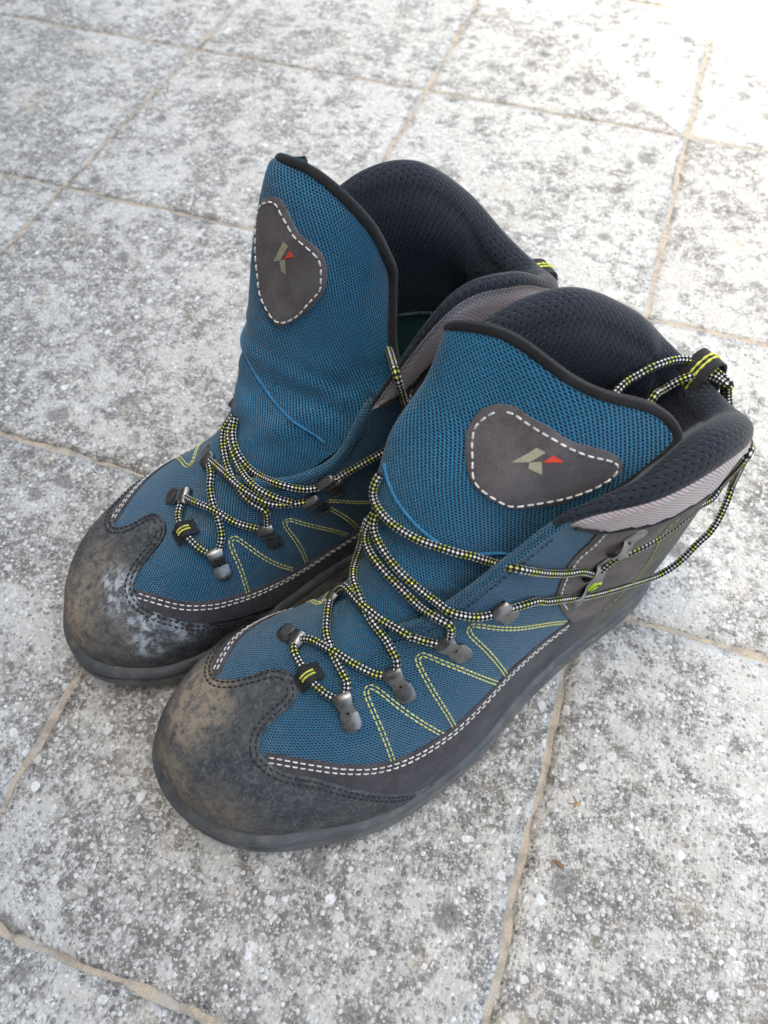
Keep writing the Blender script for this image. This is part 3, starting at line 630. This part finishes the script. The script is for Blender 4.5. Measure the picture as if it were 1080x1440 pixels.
PINKLOW = [(8.93,1.0),(9.05,.965),(9.38,.885),(9.72,.862),(10.2,.825),(10.7,.803),(12,.75),(14,.715)]
HOOKS = {'near': {'H1': ((4.003,.640),(4.17,.835)), 'H2': ((5.154,.630),(5.261,.83)), 'H3': ((6.43,.69),(6.281,.88)), 'H4': ((7.54,.664),(7.42,.85)),
                  'H5': ((9.35,.487),(8.75,.488)), 'H6': ((9.60,.655),(9.20,.58)), 'H7': ((9.93,.79),(9.60,.72)),
                  'M1': ((-3.85,.68),(-4.03,.90)), 'M2': ((-5.10,.56),(-5.24,.76)), 'M3': ((-6.45,.62),(-6.3,.80)), 'M4': ((-7.54,.62),(-7.42,.80)), 'M6': ((-9.6,.655),(-9.2,.58))},
         'far': {'M1': ((-4.362,0.446),(-4.395,0.666)), 'M2': ((-5.482,0.446),(-5.536,0.662)), 'M3': ((-6.862,0.585),(-6.819,0.842)), 'M4': ((-7.54,.72),(-7.42,.95)), 'M6': ((-9.6,.655),(-9.2,.58)),
                 'H1': ((3.916,0.887),(4.292,0.964)), 'H2': ((5.15,.78),(5.2,.95)), 'H3': ((6.43,.69),(6.281,.88)), 'H4': ((7.54,.664),(7.42,.85)), 'H6': ((9.60,.655),(9.20,.58))}}

def seam_cap(p, q): return (abs(p[1]-1) < 1e-6 and abs(q[1]-1) < 1e-6) or (abs(p[0]) < 1e-6 and abs(q[0]) < 1e-6) or (abs(abs(p[0])-14) < 1e-6 and abs(abs(q[0])-14) < 1e-6)

def make_upper(bt):
    sig = np.arange(0, 28+1e-9, 1/10); t = np.linspace(0, 1, 41)
    S, T = np.meshgrid(sig, t, indexing='ij'); P = surf(S, T)
    # the cloth sinks a little at the flex line of the ball
    uv = grid_uv(P)
    o = mk('upper', P.reshape(-1, 3), grid_faces(len(sig), len(t)), MESH_BLUE, bt.root, uv, bt.flip); weld(o, 1e-5)
    # turned edge of the eyestays, both sides of the throat
    for sgn in (1, -1):
        s = np.linspace(5.15, 9.0, 60)*sgn; p = up_P(s, np.ones(60)); n = up_N(s, np.full(60, .98))
        edge = tube('eyestay_edge', p-n*.0012, .0026, MESH_BLUE, bt.root, 12, bt.flip, vmm=16.)
        # inner facing behind the edge
        tt = np.linspace(1, .62, 10); G = np.stack([up_P(s, np.full(60, q))-up_N(s, np.full(60, min(q, .98)))*.0035 for q in tt], 1)
        mk('eyestay_facing', G.reshape(-1, 3), grid_faces(60, 10), BINDING, bt.root, grid_uv(G), bt.flip)
        # second row of the fold: a seam parallel to the edge
        q = np.stack([np.linspace(5.35, 8.8, 24)*sgn, np.full(24, .945)], 1)
        V, F, U = stitch_row(q, up_P, up_N, .0002, .0018, .0009, .00028); mk('seam', V, F, BLACK_T, bt.root, U, bt.flip)

def make_sole(bt):
    sig = np.arange(0, 28, 1/16); F = surf(sig, 0*sig)
    tg = np.roll(F, -1, 0)-np.roll(F, 1, 0); nrm = np.stack([tg[:, 1], -tg[:, 0], 0*tg[:, 0]], 1); nrm /= np.linalg.norm(nrm, axis=1, keepdims=True)
    if ((F-F.mean(0))*nrm).sum() < 0: nrm = -nrm
    bot = toe_spring(F[:, 0]); top = F[:, 2]+.0015
    L = np.r_[0, np.cumsum(np.linalg.norm(np.diff(F, axis=0), axis=1))]
    lug = (np.mod(L, .017) < .0055).astype(float); hgt = top-bot
    prof = [(-.008, top+.006), (-.001, top+.0035), (.0022, top+.0022), (.0040, top+.0002), (.0046, top-.0026), (.0040, top-.0046), (.0022, top-.0056), (.0020, top-.0062), (.0042, top-.0072),
            (.0054, top-.0092), (.0054, bot+hgt*.42), (.0042, bot+.0058), (.0030-.004*lug, bot+.0044), (.0020-.005*lug, bot+.0012), (.0004-.005*lug, bot), (-.022, bot+.001)]
    ex = (.0030*np.clip((F[:, 0]-.20)/.08, 0, 1))[:, None]
    G = np.stack([F*[1, 1, 0] + nrm*((np.asarray(o).reshape(-1, 1) if np.ndim(o) else o)+(ex if np.max(o) > 0 else 0)) + np.stack([0*z, 0*z, z], 1) for o, z in prof], 1)
    mk('sole', G.reshape(-1, 3), grid_faces(len(sig), len(prof), close_m=True, rev=True), RUBBER, bt.root, grid_uv(G), bt.flip)
    c = surf(np.arange(0, 28, .25), np.full(112, .10)); cc = c.mean(0); c = cc+(c-cc)*.94; c[:, 2] = .034
    mk('insole', np.vstack([c, [*cc[:2], .034]]), [(i, (i+1) % 112, 112) for i in range(112)], INSOLE, bt.root, None, bt.flip)

def make_panels(bt):
    F = bt.flip
    halves = []
    for sgn, C in ((1, CAP), (-1, CAPM)):
        c = curve2(C, 6); c[0] = C[0]; c[-1] = C[-1]; c[:, 1] = np.clip(c[:, 1], 0, 1)
        poly = [(0, 0)]+[tuple(p) for p in c]+[(s, 1.0) for s in np.arange(3.3, .05, -.1)]+[(0, 1.0)]
        halves.append(chart_patch([(sgn*a, b) for a, b in poly], up_P, up_N, .026, .095, .0021, seam_cap))
    V, Fc, U = join(halves); cap = mk('toe_cap', V, Fc, bt.cap_mat, bt.root, U, F); weld(cap, .0007)
    for sgn, C in ((1, CAP), (-1, CAPM)):
        C2 = [(sgn*a, min(b, .995)) for a, b in C[1:]]
        for sd, ln in ((.0014, .0022), (.0042, .0022)):
            v, f, u = stitch_row(C2, up_P, up_N, .0021, ln, .0009, .00042, side=sd*sgn)
            mk('stitching', v, f, BLACK_T, cap, u, F)
    for sgn, RN, VE in ((1, RAND_L, VEE_L), (-1, RAND_M, VEE_M)):
        c = curve2(RN, 6)
        poly = [(sgn*a, b) for a, b in [tuple(p) for p in c]+[(10.2, .25), (10.2, .0), (1.9, .0), (1.9, .62)]]
        v, f, u = chart_patch(poly, up_P, up_N, .026, .11, .0012); rand = mk('rand', v, f, SUEDE_BLACK, bt.root, u, F)
        for sd in (.0021, .0045):
            v, f, u = stitch_row([(sgn*a, b) for a, b in RN[:-1]], up_P, up_N, .0011, .0026, .0012, .00036, side=-sd*sgn)
            mk('stitching', v, f, WHITE_T, rand, u, F)
        for vee in VE:
            for sd in (-.0009, .0009):
                v, f, u = stitch_row([(sgn*a, b) for a, b in vee], up_P, up_N, .0001, .0024, .0007, .00036, side=sd)
                mk('chevron_stitching', v, f, CHEVRON_T, bt.root, u, F)
        v, f, u = chart_patch([(sgn*a, b) for a, b in ANKLE], up_P, up_N, .026, .15, .0014); an = mk('ankle_panel', v, f, SUEDE_BROWN, bt.root, u, F)
        v, f, u = stitch_row([(sgn*a, b) for a, b in ANKLE[:5]], up_P, up_N, .0014, .0027, .0011, .00045, side=.0026*sgn); mk('stitching', v, f, WHITE_T, an, u, F)
    halves = [chart_patch([(sgn*a, b) for a, b in COUNTER+[(14, 0)]], up_P, up_N, .026, .13, .0020, seam_cap) for sgn in (1, -1)]
    V, Fc, U = join(halves); hc = mk('heel_counter', V, Fc, HEEL, bt.root, U, F); weld(hc, .0006)
    for sgn in (1, -1):
        for sd in (.0025,):
            v, f, u = stitch_row([(sgn*a, b) for a, b in COUNTER[1:6]], up_P, up_N, .0019, .0024, .0012, .00026, side=-sd*sgn); mk('stitching', v, f, YELLOW_DIM, hc, u, F)
    halves = []
    for sgn in (1, -1):
        c = curve2(PINKLOW, 5); c[:, 1] = np.clip(c[:, 1], 0, 1); c[-1] = PINKLOW[-1]
        halves.append(chart_patch([(sgn*a, b) for a, b in [tuple(p) for p in c]+[(14, 1.0)]+[(s, 1.0) for s in np.arange(13.5, 9.0, -.5)]], up_P, up_N, .026, .15, .0026,
                                  lambda p, q: abs(abs(p[0])-14) < 1e-6 and abs(abs(q[0])-14) < 1e-6))
    V, Fc, U = join(halves); pk = mk('collar_panel', V, Fc, PINK, bt.root, U, F); weld(pk, .0006)
    for sgn in (1, -1):
        s = np.array(PINKLOW[1:]); c = curve2(s, 10); p = up_P(sgn*c[:, 0], c[:, 1])+up_N(sgn*c[:, 0], c[:, 1])*.0016
        tube('collar_piping', p, .0014, BINDING, pk, 7, F)

def make_lining(bt):
    sig, G = lining_grid(); U = grid_uv(G).reshape(G.shape[0], G.shape[1], 2); k = 27
    a = G[:, :k]; mk('collar_lining', a.reshape(-1, 3), grid_faces(*a.shape[:2]), LINING, bt.root, U[:, :k].reshape(-1, 2), bt.flip)
    b = G[:, k-1:]; b = b.copy(); mk('heel_lining', b.reshape(-1, 3), grid_faces(*b.shape[:2]), TEAL, bt.root, U[:, k-1:].reshape(-1, 2), bt.flip)
    e = G[:, k-1]; tube('lining_edge', e, .0013, TEAL, bt.root, 6, bt.flip)

# soft folds in the tongue cloth: centre (u, v), direction, half-width and half-length in metres, height
FOLDS = {'near': [(.55, .40, .10, .005, .030, -.0022), (.62, .30, .25, .006, .022, .0016), (.35, .62, .9, .012, .03, -.0014), (.75, .56, -.3, .010, .02, -.0016), (.5, .95, .1, .012, .03, .0010)],
         'far': [(.60, .34, .15, .005, .030, -.0030), (.70, .25, .55, .0045, .020, .0026), (.78, .33, .9, .0045, .016, .0026), (.55, .22, .2, .0045, .022, -.0022), (.85, .42, 1.1, .005, .018, -.0026), (.35, .30, -.3, .006, .020, .0016), (.45, .60, .4, .014, .03, -.0012), (.72, .66, -.5, .012, .025, .0012)]}

def make_tongue(bt, C, data, lat):
    F = bt.flip; nu, nv = 61, 91
    u = np.linspace(0, 1, nu); v = np.linspace(0, 1, nv); U, V = np.meshgrid(u, v, indexing='ij')
    P = tongue_eval(C, U, V); N = tongue_n(C, U, V, lat)
    th = .0075*np.clip(np.minimum(np.minimum(U, 1-U)/.06, (1-V)/.05), 0, 1)**.5+.0012
    # cloth wrinkles where the tongue bends over the instep
    def wrinkle(U, V):
        wr = np.exp(-((V-.36)/.09)**2)*np.sin(V*95+3.5*U+1.5*np.sin(7*U))*.0011*bt.wrinkle
        for u0, v0, ang, wd, ln, amp in bt.folds:
            c_, s_ = math.cos(ang), math.sin(ang); dd = -s_*(U-u0)*.10+c_*(V-v0)*.17; al = c_*(U-u0)*.10+s_*(V-v0)*.17
            wr = wr+amp*np.exp(-(dd/wd)**2-(al/ln)**2)
        return wr[..., None]
    P = P+N*wrinkle(U, V)
    Q = P-N*th[..., None]
    out = mk('tongue', P.reshape(-1, 3), grid_faces(nu, nv, rev=lat < 0), TONGUE_BLUE, bt.root, grid_uv(P), F)
    mk('tongue_back', Q.reshape(-1, 3), grid_faces(nu, nv, rev=lat > 0), TEAL, out, grid_uv(Q), F)
    # binding tape round the free edge
    i0 = int(nv*.36)
    tube('binding', resample(P[0, i0:]-N[0, i0:]*.001, step=.003), .0013, BINDING, out, 8, F)
    path = np.vstack([P[4:-1, -1]-N[4:-1, -1]*.0012, (P[-1, i0:]-N[-1, i0:]*.0012)[::-1]])
    path = resample(path, step=.0022)
    for _ in range(3): path[1:-1] = .25*path[:-2]+.5*path[1:-1]+.25*path[2:]
    rr = .0026*np.clip(.5+np.arange(len(path))/10, 0, 1); tube('binding', path, rr, BINDING, out, 10, F)
    tP = lambda a, b: tongue_eval(C, a, b)+tongue_n(C, a, b, lat)*wrinkle(a, b); tN = lambda a, b: tongue_n(C, a, b, lat)
    closed = smooth_path(np.array(data['patch']+data['patch'][:1]), 4)[:-1]
    V_, F_, U_ = chart_patch([tuple(p) for p in closed], tP, tN, .10, .17, .0020, low=-.0015); pm = mk('emblem_patch', V_, F_, SUEDE_PATCH, out, U_, F)
    st = data['pstitch']+data['pstitch'][:1]
    V_, F_, U_ = stitch_row(st, tP, tN, .0019, .0030, .0012, .00043); mk('patch_stitching', V_, F_, WHITE_T, out, U_, F)
    for k, m in (('logo_a', LOGO_G), ('logo_b', LOGO_G), ('logo_c', LOGO_R)):
        V_, F_, U_ = chart_patch(data[k], tP, tN, .10, .17, .00225, step=.0012, inner=.002, low=.0016, round_=1.); mk('emblem_print', V_, F_, m, out, U_, F)
    c = curve2(data['seam'], 12); p = tP(c[:, 0], c[:, 1])+tN(c[:, 0], c[:, 1])*.0001; tube('piping', p, .0009, BLUE_T, out, 6, F)

def hook_frame(s, t, s2, t2):
    P = up_P(np.array([s, s2]), np.array([t, t2])); n = up_N(np.array([s, s2]), np.array([t, t2])).mean(0); n /= np.linalg.norm(n)
    e = P[1]-P[0]; e -= n*(e@n); e /= np.linalg.norm(e); return (P[0]+P[1])/2, e, np.cross(n, e), n

def make_hook(bt, key, green=False):
    (s, t), (s2, t2) = bt.hooks[key]; o, e, b, n = hook_frame(s, t, s2, t2)
    prof = [(-8.6, .6, .4), (-8.3, .9, 2.2), (-7.5, 1.1, 3.5), (-6.2, 1.3, 4.3), (-4.6, 1.4, 4.6), (-2.6, 1.4, 4.6), (-.5, 1.4, 4.55), (-.2, 1.5, 4.4), (.4, 2.0, 3.7), (2.0, 3.3, 3.4), (3.6, 4.2, 3.5), (5.2, 5.0, 3.8), (6.8, 5.3, 4.3), (8.2, 4.9, 4.6), (9.1, 4.0, 4.6), (9.5, 2.9, 4.4), (9.5, 2.0, 3.9)]
    a = np.array(prof)*.00108; tg = np.gradient(a[:, :2], axis=0); tg /= np.linalg.norm(tg, axis=1, keepdims=True); V = []
    for (x, h, w), (tx, th) in zip(a, tg):
        c = o+e*x+n*h; nn = n*tx-e*th
        for y, z in ((-1, -.2), (-.98, .38), (-.88, .56), (0, .60), (.88, .56), (.98, .38), (1, -.2), (.9, -.45), (0, -.5), (-.9, -.45)): V.append(c+b*w*y+nn*z*.001)
    m, k = len(a), 10; Fc = grid_faces(m, k, close_n=True)+[tuple(range(k)), tuple((m-1)*k+j for j in range(k))[::-1]]
    hk = mk('lace_hook', V, Fc, METAL, bt.root, None, bt.flip)
    # oval rivet head and the slot in the neck
    def disc(x, h, rx, ry, hz, mat, nm):
        V = []; rings = ((1., 0), (.92, .6), (.6, .92)); K = 14
        for rr, zz in rings:
            for j in range(K):
                q = 2*math.pi*j/K; V.append(o+e*(x+rx*rr*math.cos(q))+b*ry*rr*math.sin(q)+n*(h+hz*zz))
        V.append(o+e*x+n*(h+hz)); Fc = grid_faces(3, K, close_n=True)+[(2*K+j, 2*K+(j+1) % K, 3*K) for j in range(K)]
        mk(nm, V, Fc, mat, hk, None, bt.flip)
    if green: disc(-.0046, .0021, .0044, .0036, .0013, RIVET_G, 'rivet')
    else: disc(.0009, .0027, .0016, .0010, .0004, DARK, 'slot')
    return hk

def hook_eye(bt, key):
    o, e, b, n = hook_frame(*bt.hooks[key][0], *bt.hooks[key][1]); return o+e*.0060+n*.0032

def make_laces(bt, D, ends, keeper_mat=None):
    parts = []
    for k, pts in D.items():
        p = [np.array(q) for q in pts]; h0, h1 = ends.get(k, (None, None))
        if h0: p = [hook_eye(bt, h0)]+p[1:]
        if h1: p = p[:-1]+[hook_eye(bt, h1)]
        path = resample(smooth_path(np.array(p), 8), step=.0012); path = smooth_path(path, 1)
        for _ in range(4): path[1:-1] = .25*path[:-2]+.5*path[1:-1]+.25*path[2:]
        G = tube_grid(path, .00195, 12); n = len(path); G = np.concatenate([G, G[:, :1]], 1)
        L = np.r_[0, np.cumsum(np.linalg.norm(np.diff(path, axis=0), axis=1))]*1000
        uv = np.stack([np.repeat(L[:, None], 13, 1), np.repeat(np.linspace(0, 1, 13)[None], n, 0)], -1).reshape(-1, 2)
        V = np.vstack([G.reshape(-1, 3), path[0], path[-1]]); uv = np.vstack([uv, [0, .5], [L[-1], .5]]); c0 = n*13
        Fc = grid_faces(n, 13)+[(c0, j+1, j) for j in range(12)]+[(c0+1, (n-1)*13+j, (n-1)*13+j+1) for j in range(12)]
        if k in bt.loose: mk('lace', V, Fc, LACE, bt.root, uv, bt.flip)
        else: parts.append((V, Fc, uv))
    V, Fc, U = join(parts); mk('lace', V, Fc, LACE, bt.root, U, bt.flip)
    # woven keeper over the lowest lace run
    P = smooth_path(np.array(D['keeper']), 8); i = int(len(P)*bt.keeper_at); c = P[i]; t = P[i+2]-P[i-2]; t /= np.linalg.norm(t)
    n = np.array([.25, 0, 1.]); n -= t*(n@t); n /= np.linalg.norm(n); b = np.cross(n, t)
    arc = [(-7.5, -3.2), (-5.5, -2.4), (-4, -.2), (-2.6, 1.8), (0, 2.9), (2.6, 1.8), (4, -.2), (5.5, -2.4), (7.5, -3.2)]; arc = resample(smooth_path(np.array(arc), 4), 25)*.00095
    us = np.linspace(-.0046, .0046, 9); G = np.array([[c+b*x+n*z+t*q for q in us] for x, z in arc]); Q = np.array([[c+b*x*.93+n*(z-.0008)+t*q*.98 for q in us] for x, z in arc])
    uv = np.array([[(q*1000, x*1000) for q in us] for x, z in arc]).reshape(-1, 2)
    kp = mk('lace_keeper', np.vstack([G.reshape(-1, 3), Q.reshape(-1, 3)]), grid_faces(25, 9)+grid_faces(25, 9, base=225, rev=True)+[(j*9+e_, j*9+9+e_, 225+j*9+9+e_, 225+j*9+e_) for j in range(24) for e_ in (0, 8)], WEB, bt.root, np.vstack([uv, uv]), bt.flip)
    for q in (-.0009, .0009):
        chain = np.array([c+b*x+n*(z+.0003)+t*q for x, z in arc[6:19]]); chain = resample(chain, 40); r = .00045*(1+.45*np.sin(np.arange(40)*1.6)); tube('keeper_stitching', chain, r, YELLOW_T, kp, 6, bt.flip)

def make_pull_tab(bt):
    T = surf(np.array([14.]), np.array([1.]))[0]
    pth = [(-.008, -.030), (-.0085, -.010), (-.0075, .006), (-.004, .017), (.003, .0215), (.010, .018), (.0135, .010), (.015, -.004)]
    pth = np.array(pth); pth[:, 1] = np.where(pth[:, 1] > 0, pth[:, 1]*bt.tab, pth[:, 1]); pth = resample(smooth_path(pth, 6), 40); y = np.linspace(-.0062, .0062, 9)
    G = np.array([[(T[0]+x, q, T[2]+z) for q in y] for x, z in pth]); d = np.gradient(pth, axis=0); d /= np.linalg.norm(d, axis=1, keepdims=True)
    Q = G-np.stack([-d[:, 1], 0*d[:, 0], d[:, 0]], 1)[:, None]*.0011
    uv = grid_uv(G)
    tb = mk('pull_tab', np.vstack([G.reshape(-1, 3), Q.reshape(-1, 3)]), grid_faces(40, 9)+grid_faces(40, 9, base=360, rev=True)+[(j*9+e_, j*9+9+e_, 360+j*9+9+e_, 360+j*9+e_) for j in range(39) for e_ in (0, 8)], WEB, bt.root, np.vstack([uv, uv]), bt.flip)
    nn = np.stack([-d[:, 1], 0*d[:, 0], d[:, 0]], 1)
    for q in (-.0012, .0012):
        p = np.stack([T[0]+pth[:, 0], np.full(40, q), T[2]+pth[:, 1]], 1)+nn*.0003; p = resample(p, 90); tube('tab_stitching', p, .00055*(1+.4*np.sin(np.arange(90)*1.5)), YELLOW_T, tb, 6, bt.flip)

DATA_NEAR = dict(
 patch=[(0.514,0.856),(0.474,0.828),(0.465,0.792),(0.479,0.756),(0.525,0.717),(0.591,0.676),(0.653,0.646),(0.735,0.618),(0.815,0.598),(0.861,0.608),(0.912,0.645),(0.940,0.718),(0.948,0.783),(0.935,0.817),(0.903,0.834),(0.854,0.843),(0.782,0.851),(0.702,0.870),(0.634,0.871),(0.595,0.874),(0.553,0.868)],
 pstitch=[(0.528,0.844),(0.499,0.818),(0.486,0.785),(0.514,0.748),(0.566,0.710),(0.645,0.657),(0.753,0.622),(0.808,0.610),(0.861,0.635),(0.904,0.674),(0.929,0.726),(0.935,0.780),(0.922,0.808),(0.901,0.817),(0.845,0.817),(0.785,0.831),(0.717,0.847),(0.638,0.854),(0.580,0.857)],
 logo_a=[(0.674,0.745),(0.699,0.809),(0.730,0.804),(0.715,0.763)], logo_b=[(0.716,0.762),(0.742,0.774),(0.777,0.735),(0.730,0.744)], logo_c=[(0.746,0.774),(0.754,0.802),(0.791,0.789)],
 seam=[(0.299,0.556),(0.359,0.536),(0.449,0.510),(0.562,0.490),(0.681,0.467),(0.784,0.446),(0.861,0.451),(0.898,0.460),(0.938,0.468)])
DATA_FAR = dict(
 patch=[(0.354,0.781),(0.317,0.747),(0.308,0.715),(0.315,0.679),(0.342,0.641),(0.380,0.599),(0.430,0.557),(0.479,0.535),(0.528,0.521),(0.576,0.518),(0.623,0.557),(0.656,0.606),(0.676,0.662),(0.668,0.706),(0.642,0.745),(0.604,0.766),(0.545,0.770),(0.508,0.772),(0.465,0.788),(0.416,0.805),(0.389,0.801)],
 pstitch=[(0.362,0.769),(0.328,0.741),(0.323,0.712),(0.339,0.679),(0.366,0.637),(0.400,0.599),(0.442,0.563),(0.503,0.541),(0.571,0.530),(0.622,0.569),(0.647,0.624),(0.664,0.674),(0.650,0.705),(0.622,0.744),(0.571,0.755),(0.518,0.757),(0.479,0.766),(0.431,0.779),(0.404,0.786),(0.382,0.781)],
 logo_a=[(0.480,0.725),(0.504,0.725),(0.492,0.680),(0.464,0.663)], logo_b=[(0.490,0.678),(0.510,0.691),(0.532,0.659),(0.511,0.659)], logo_c=[(0.516,0.718),(0.540,0.714),(0.508,0.690)],
 seam=[(0.259,0.409),(0.379,0.379),(0.547,0.351),(0.664,0.323),(0.782,0.304),(0.880,0.289),(0.930,0.284)])

# the tucked-in loop of the near lace: round the outside of the collar, over the rim and down behind the tongue
def rim(sig, t, off, dz=0.):
    return [tuple(surf(np.array([s]), np.array([q]))[0]+surf_n(np.array([s]), np.array([min(q, .97)]))[0]*o+np.array([0, 0, z])) for s, q, o, z in zip(sig, t, off, dz)]
LOOP = LOOP_NEAR
RIM_A = rim((11.7, 12.2, 12.7, 13.1, 13.4, 13.55), (.95, .955, .96, .97, .985, 1.), (.0040, .0040, .0040, .0045, .005, .004), (0, 0, 0, .001, .004, .010))
RIM_B = rim((11.8, 12.3, 12.8, 13.2, 13.5, 13.65), (.915, .92, .93, .945, .97, 1.), (.0040, .0040, .0040, .0045, .005, .004), (0, 0, 0, .001, .004, .010))
LACE_FAR['d'] = [(.108, -.008, .150), (.112, -.014, .164)]+LACE_FAR['d']
LACE_NEAR['f'] = LACE_NEAR['f'][:-3]+RIM_A
LACE_NEAR['e'] = LACE_NEAR['e'][:-3]+RIM_B
LACE_NEAR['g'] = RIM_B[-1:]+LACE_NEAR['g'][1:14]+[(.0600,-.0130,.1750),(.0720,-.0095,.1680),(.0840,-.0050,.1520),(.0900,.0000,.1300)]
LACE_NEAR['h'] = RIM_A[-1:]+LACE_NEAR['h'][1:10]+[(.0550,.0010,.1600),(.0670,.0050,.1480),(.0770,.0080,.1200)]

def make_boot(which, side, loc, ang, C, data, laces, ends, cap, wrinkle, keeper_at):
    global LOOP
    LOOP = LOOP_NEAR if which == 'near' else LOOP_FAR
    bt = B(); bt.flip = side; bt.root = empty('hiking_boot', loc, R(ang)); bt.hooks = HOOKS[which]; bt.cap_mat = cap; bt.wrinkle = wrinkle; bt.keeper_at = keeper_at; bt.loose = ('d',); bt.tab = 1. if which == 'near' else .35
    bt.folds = FOLDS[which]
    make_sole(bt); make_upper(bt); make_panels(bt); make_lining(bt); make_tongue(bt, C, data, 1 if side > 0 else -1)
    for k in bt.hooks: make_hook(bt, k, green=(k == 'H5'))
    make_laces(bt, laces, ends); make_pull_tab(bt)
    return bt

CAP_NEAR = toe_leather('toe_leather_dusty', dict(dust=[((.294,-.029,.072), .020, 1.), ((.286,-.036,.072), .015, 1.), ((.303,-.024,.068), .013, .9), ((.322,-.012,.040), .022, .8), ((.31,.018,.042), .02, .55)], paint=[])).m
CAP_FAR = toe_leather('toe_leather_painted', dict(dust=[((.312,.018,.050), .024, .85), ((.296,.010,.068), .02, .55), ((.29,.04,.05), .02, .4)], paint=[((.281,.032,.070), .013), ((.284,.020,.071), .009), ((.276,.046,.064), .011), ((.279,.054,.052), .010), ((.257,.056,.056), .011), ((.264,.044,.070), .007)])).m
# ------------------------------------------------------------------ the two boots
near = make_boot('near', 1, (.0245, -.502, 0), -128, TONGUE_NEAR, DATA_NEAR, LACE_NEAR,
    dict(keeper=('H1', 'M1'), m1_h2=('M1', 'H2'), h1_m2=('H1', 'M2'), m2_h3=('M2', 'H3'), h2_up=('H2', None), c=('H3', None), b=('H4', None), a=('H6', None), f=('H6', None), e=('H4', None)), CAP_NEAR, .35, .52)
tag(near.root, 'near blue hiking boot with dusty toe cap and lace loop tucked over its collar', 'boot', 'pair of hiking boots')
far = make_boot('far', -1, (-.0668, -.4540, 0), -135.3, TONGUE_FAR, DATA_FAR, LACE_FAR,
    dict(keeper=('H1', 'M1'), m1_h2=('H1', 'M2'), h1_m2=('M1', 'H2'), m2_h3=('H2', 'M3'), h2_up=('M2', None), b=('M4', None), a=('M4', None)), CAP_FAR, 1., .40)
tag(far.root, 'far blue hiking boot with white paint stains on its toe and upright tongue', 'boot', 'pair of hiking boots')
# ------------------------------------------------------------------ small litter on the slabs
HUSK = plain('straw_husk', (.46, .33, .17), .8, var=.2).m; DRY = plain('dry_leaf', (.24, .13, .06), .8, var=.25).m
def blade(L, w, lift, curl, n=9):
    x = np.linspace(0, 1, n); hw = w*np.sin(np.pi*np.clip(x*.96+.03, 0, 1))**.8
    P = np.stack([np.stack([x*L, hw*q, lift*np.sin(np.pi*x)+curl*np.abs(q)**2*w+.0006+0*x], 1) for q in (-1, -.4, 0, .4, 1)], 1)
    return P
P = blade(.0075, .0011, .0010, .5); lf = mk('dry_leaf', np.vstack([P.reshape(-1, 3), (P-[0, 0, .0003]).reshape(-1, 3)]), grid_faces(9, 5)+grid_faces(9, 5, base=45, rev=True), DRY)
lf.location = (.0150, -.7155, .0006); lf.rotation_euler = (0, 0, R(-20)); tag(lf, 'thin brown dry leaf sliver on the slab right of the sandy joint', 'leaf')
hk_root = tag(empty('seed_husk', (.0220, -.6832, .0006), R(35)), 'tiny pale seed husk with dark stalks lying on the right slab', 'seed husk')
G = tube_grid(np.stack([np.linspace(-.002, .0022, 9), 0*np.linspace(0, 1, 9), np.full(9, .0012)], 1), .0012*np.sin(np.linspace(.25, np.pi-.15, 9)), 8); mk('husk', G.reshape(-1, 3), grid_faces(9, 8, close_n=True), HUSK, hk_root)
for a_, l_ in ((160, .005), (205, .004), (95, .0048), (20, .003)):
    e_ = np.array([math.cos(R(a_)), math.sin(R(a_)), 0]); tube('stalk', np.array([e_*l_*q+[0, 0, .0008+.0010*math.sin(3*q)] for q in np.linspace(.1, 1, 6)]), .00022, DRY, hk_root, 5)
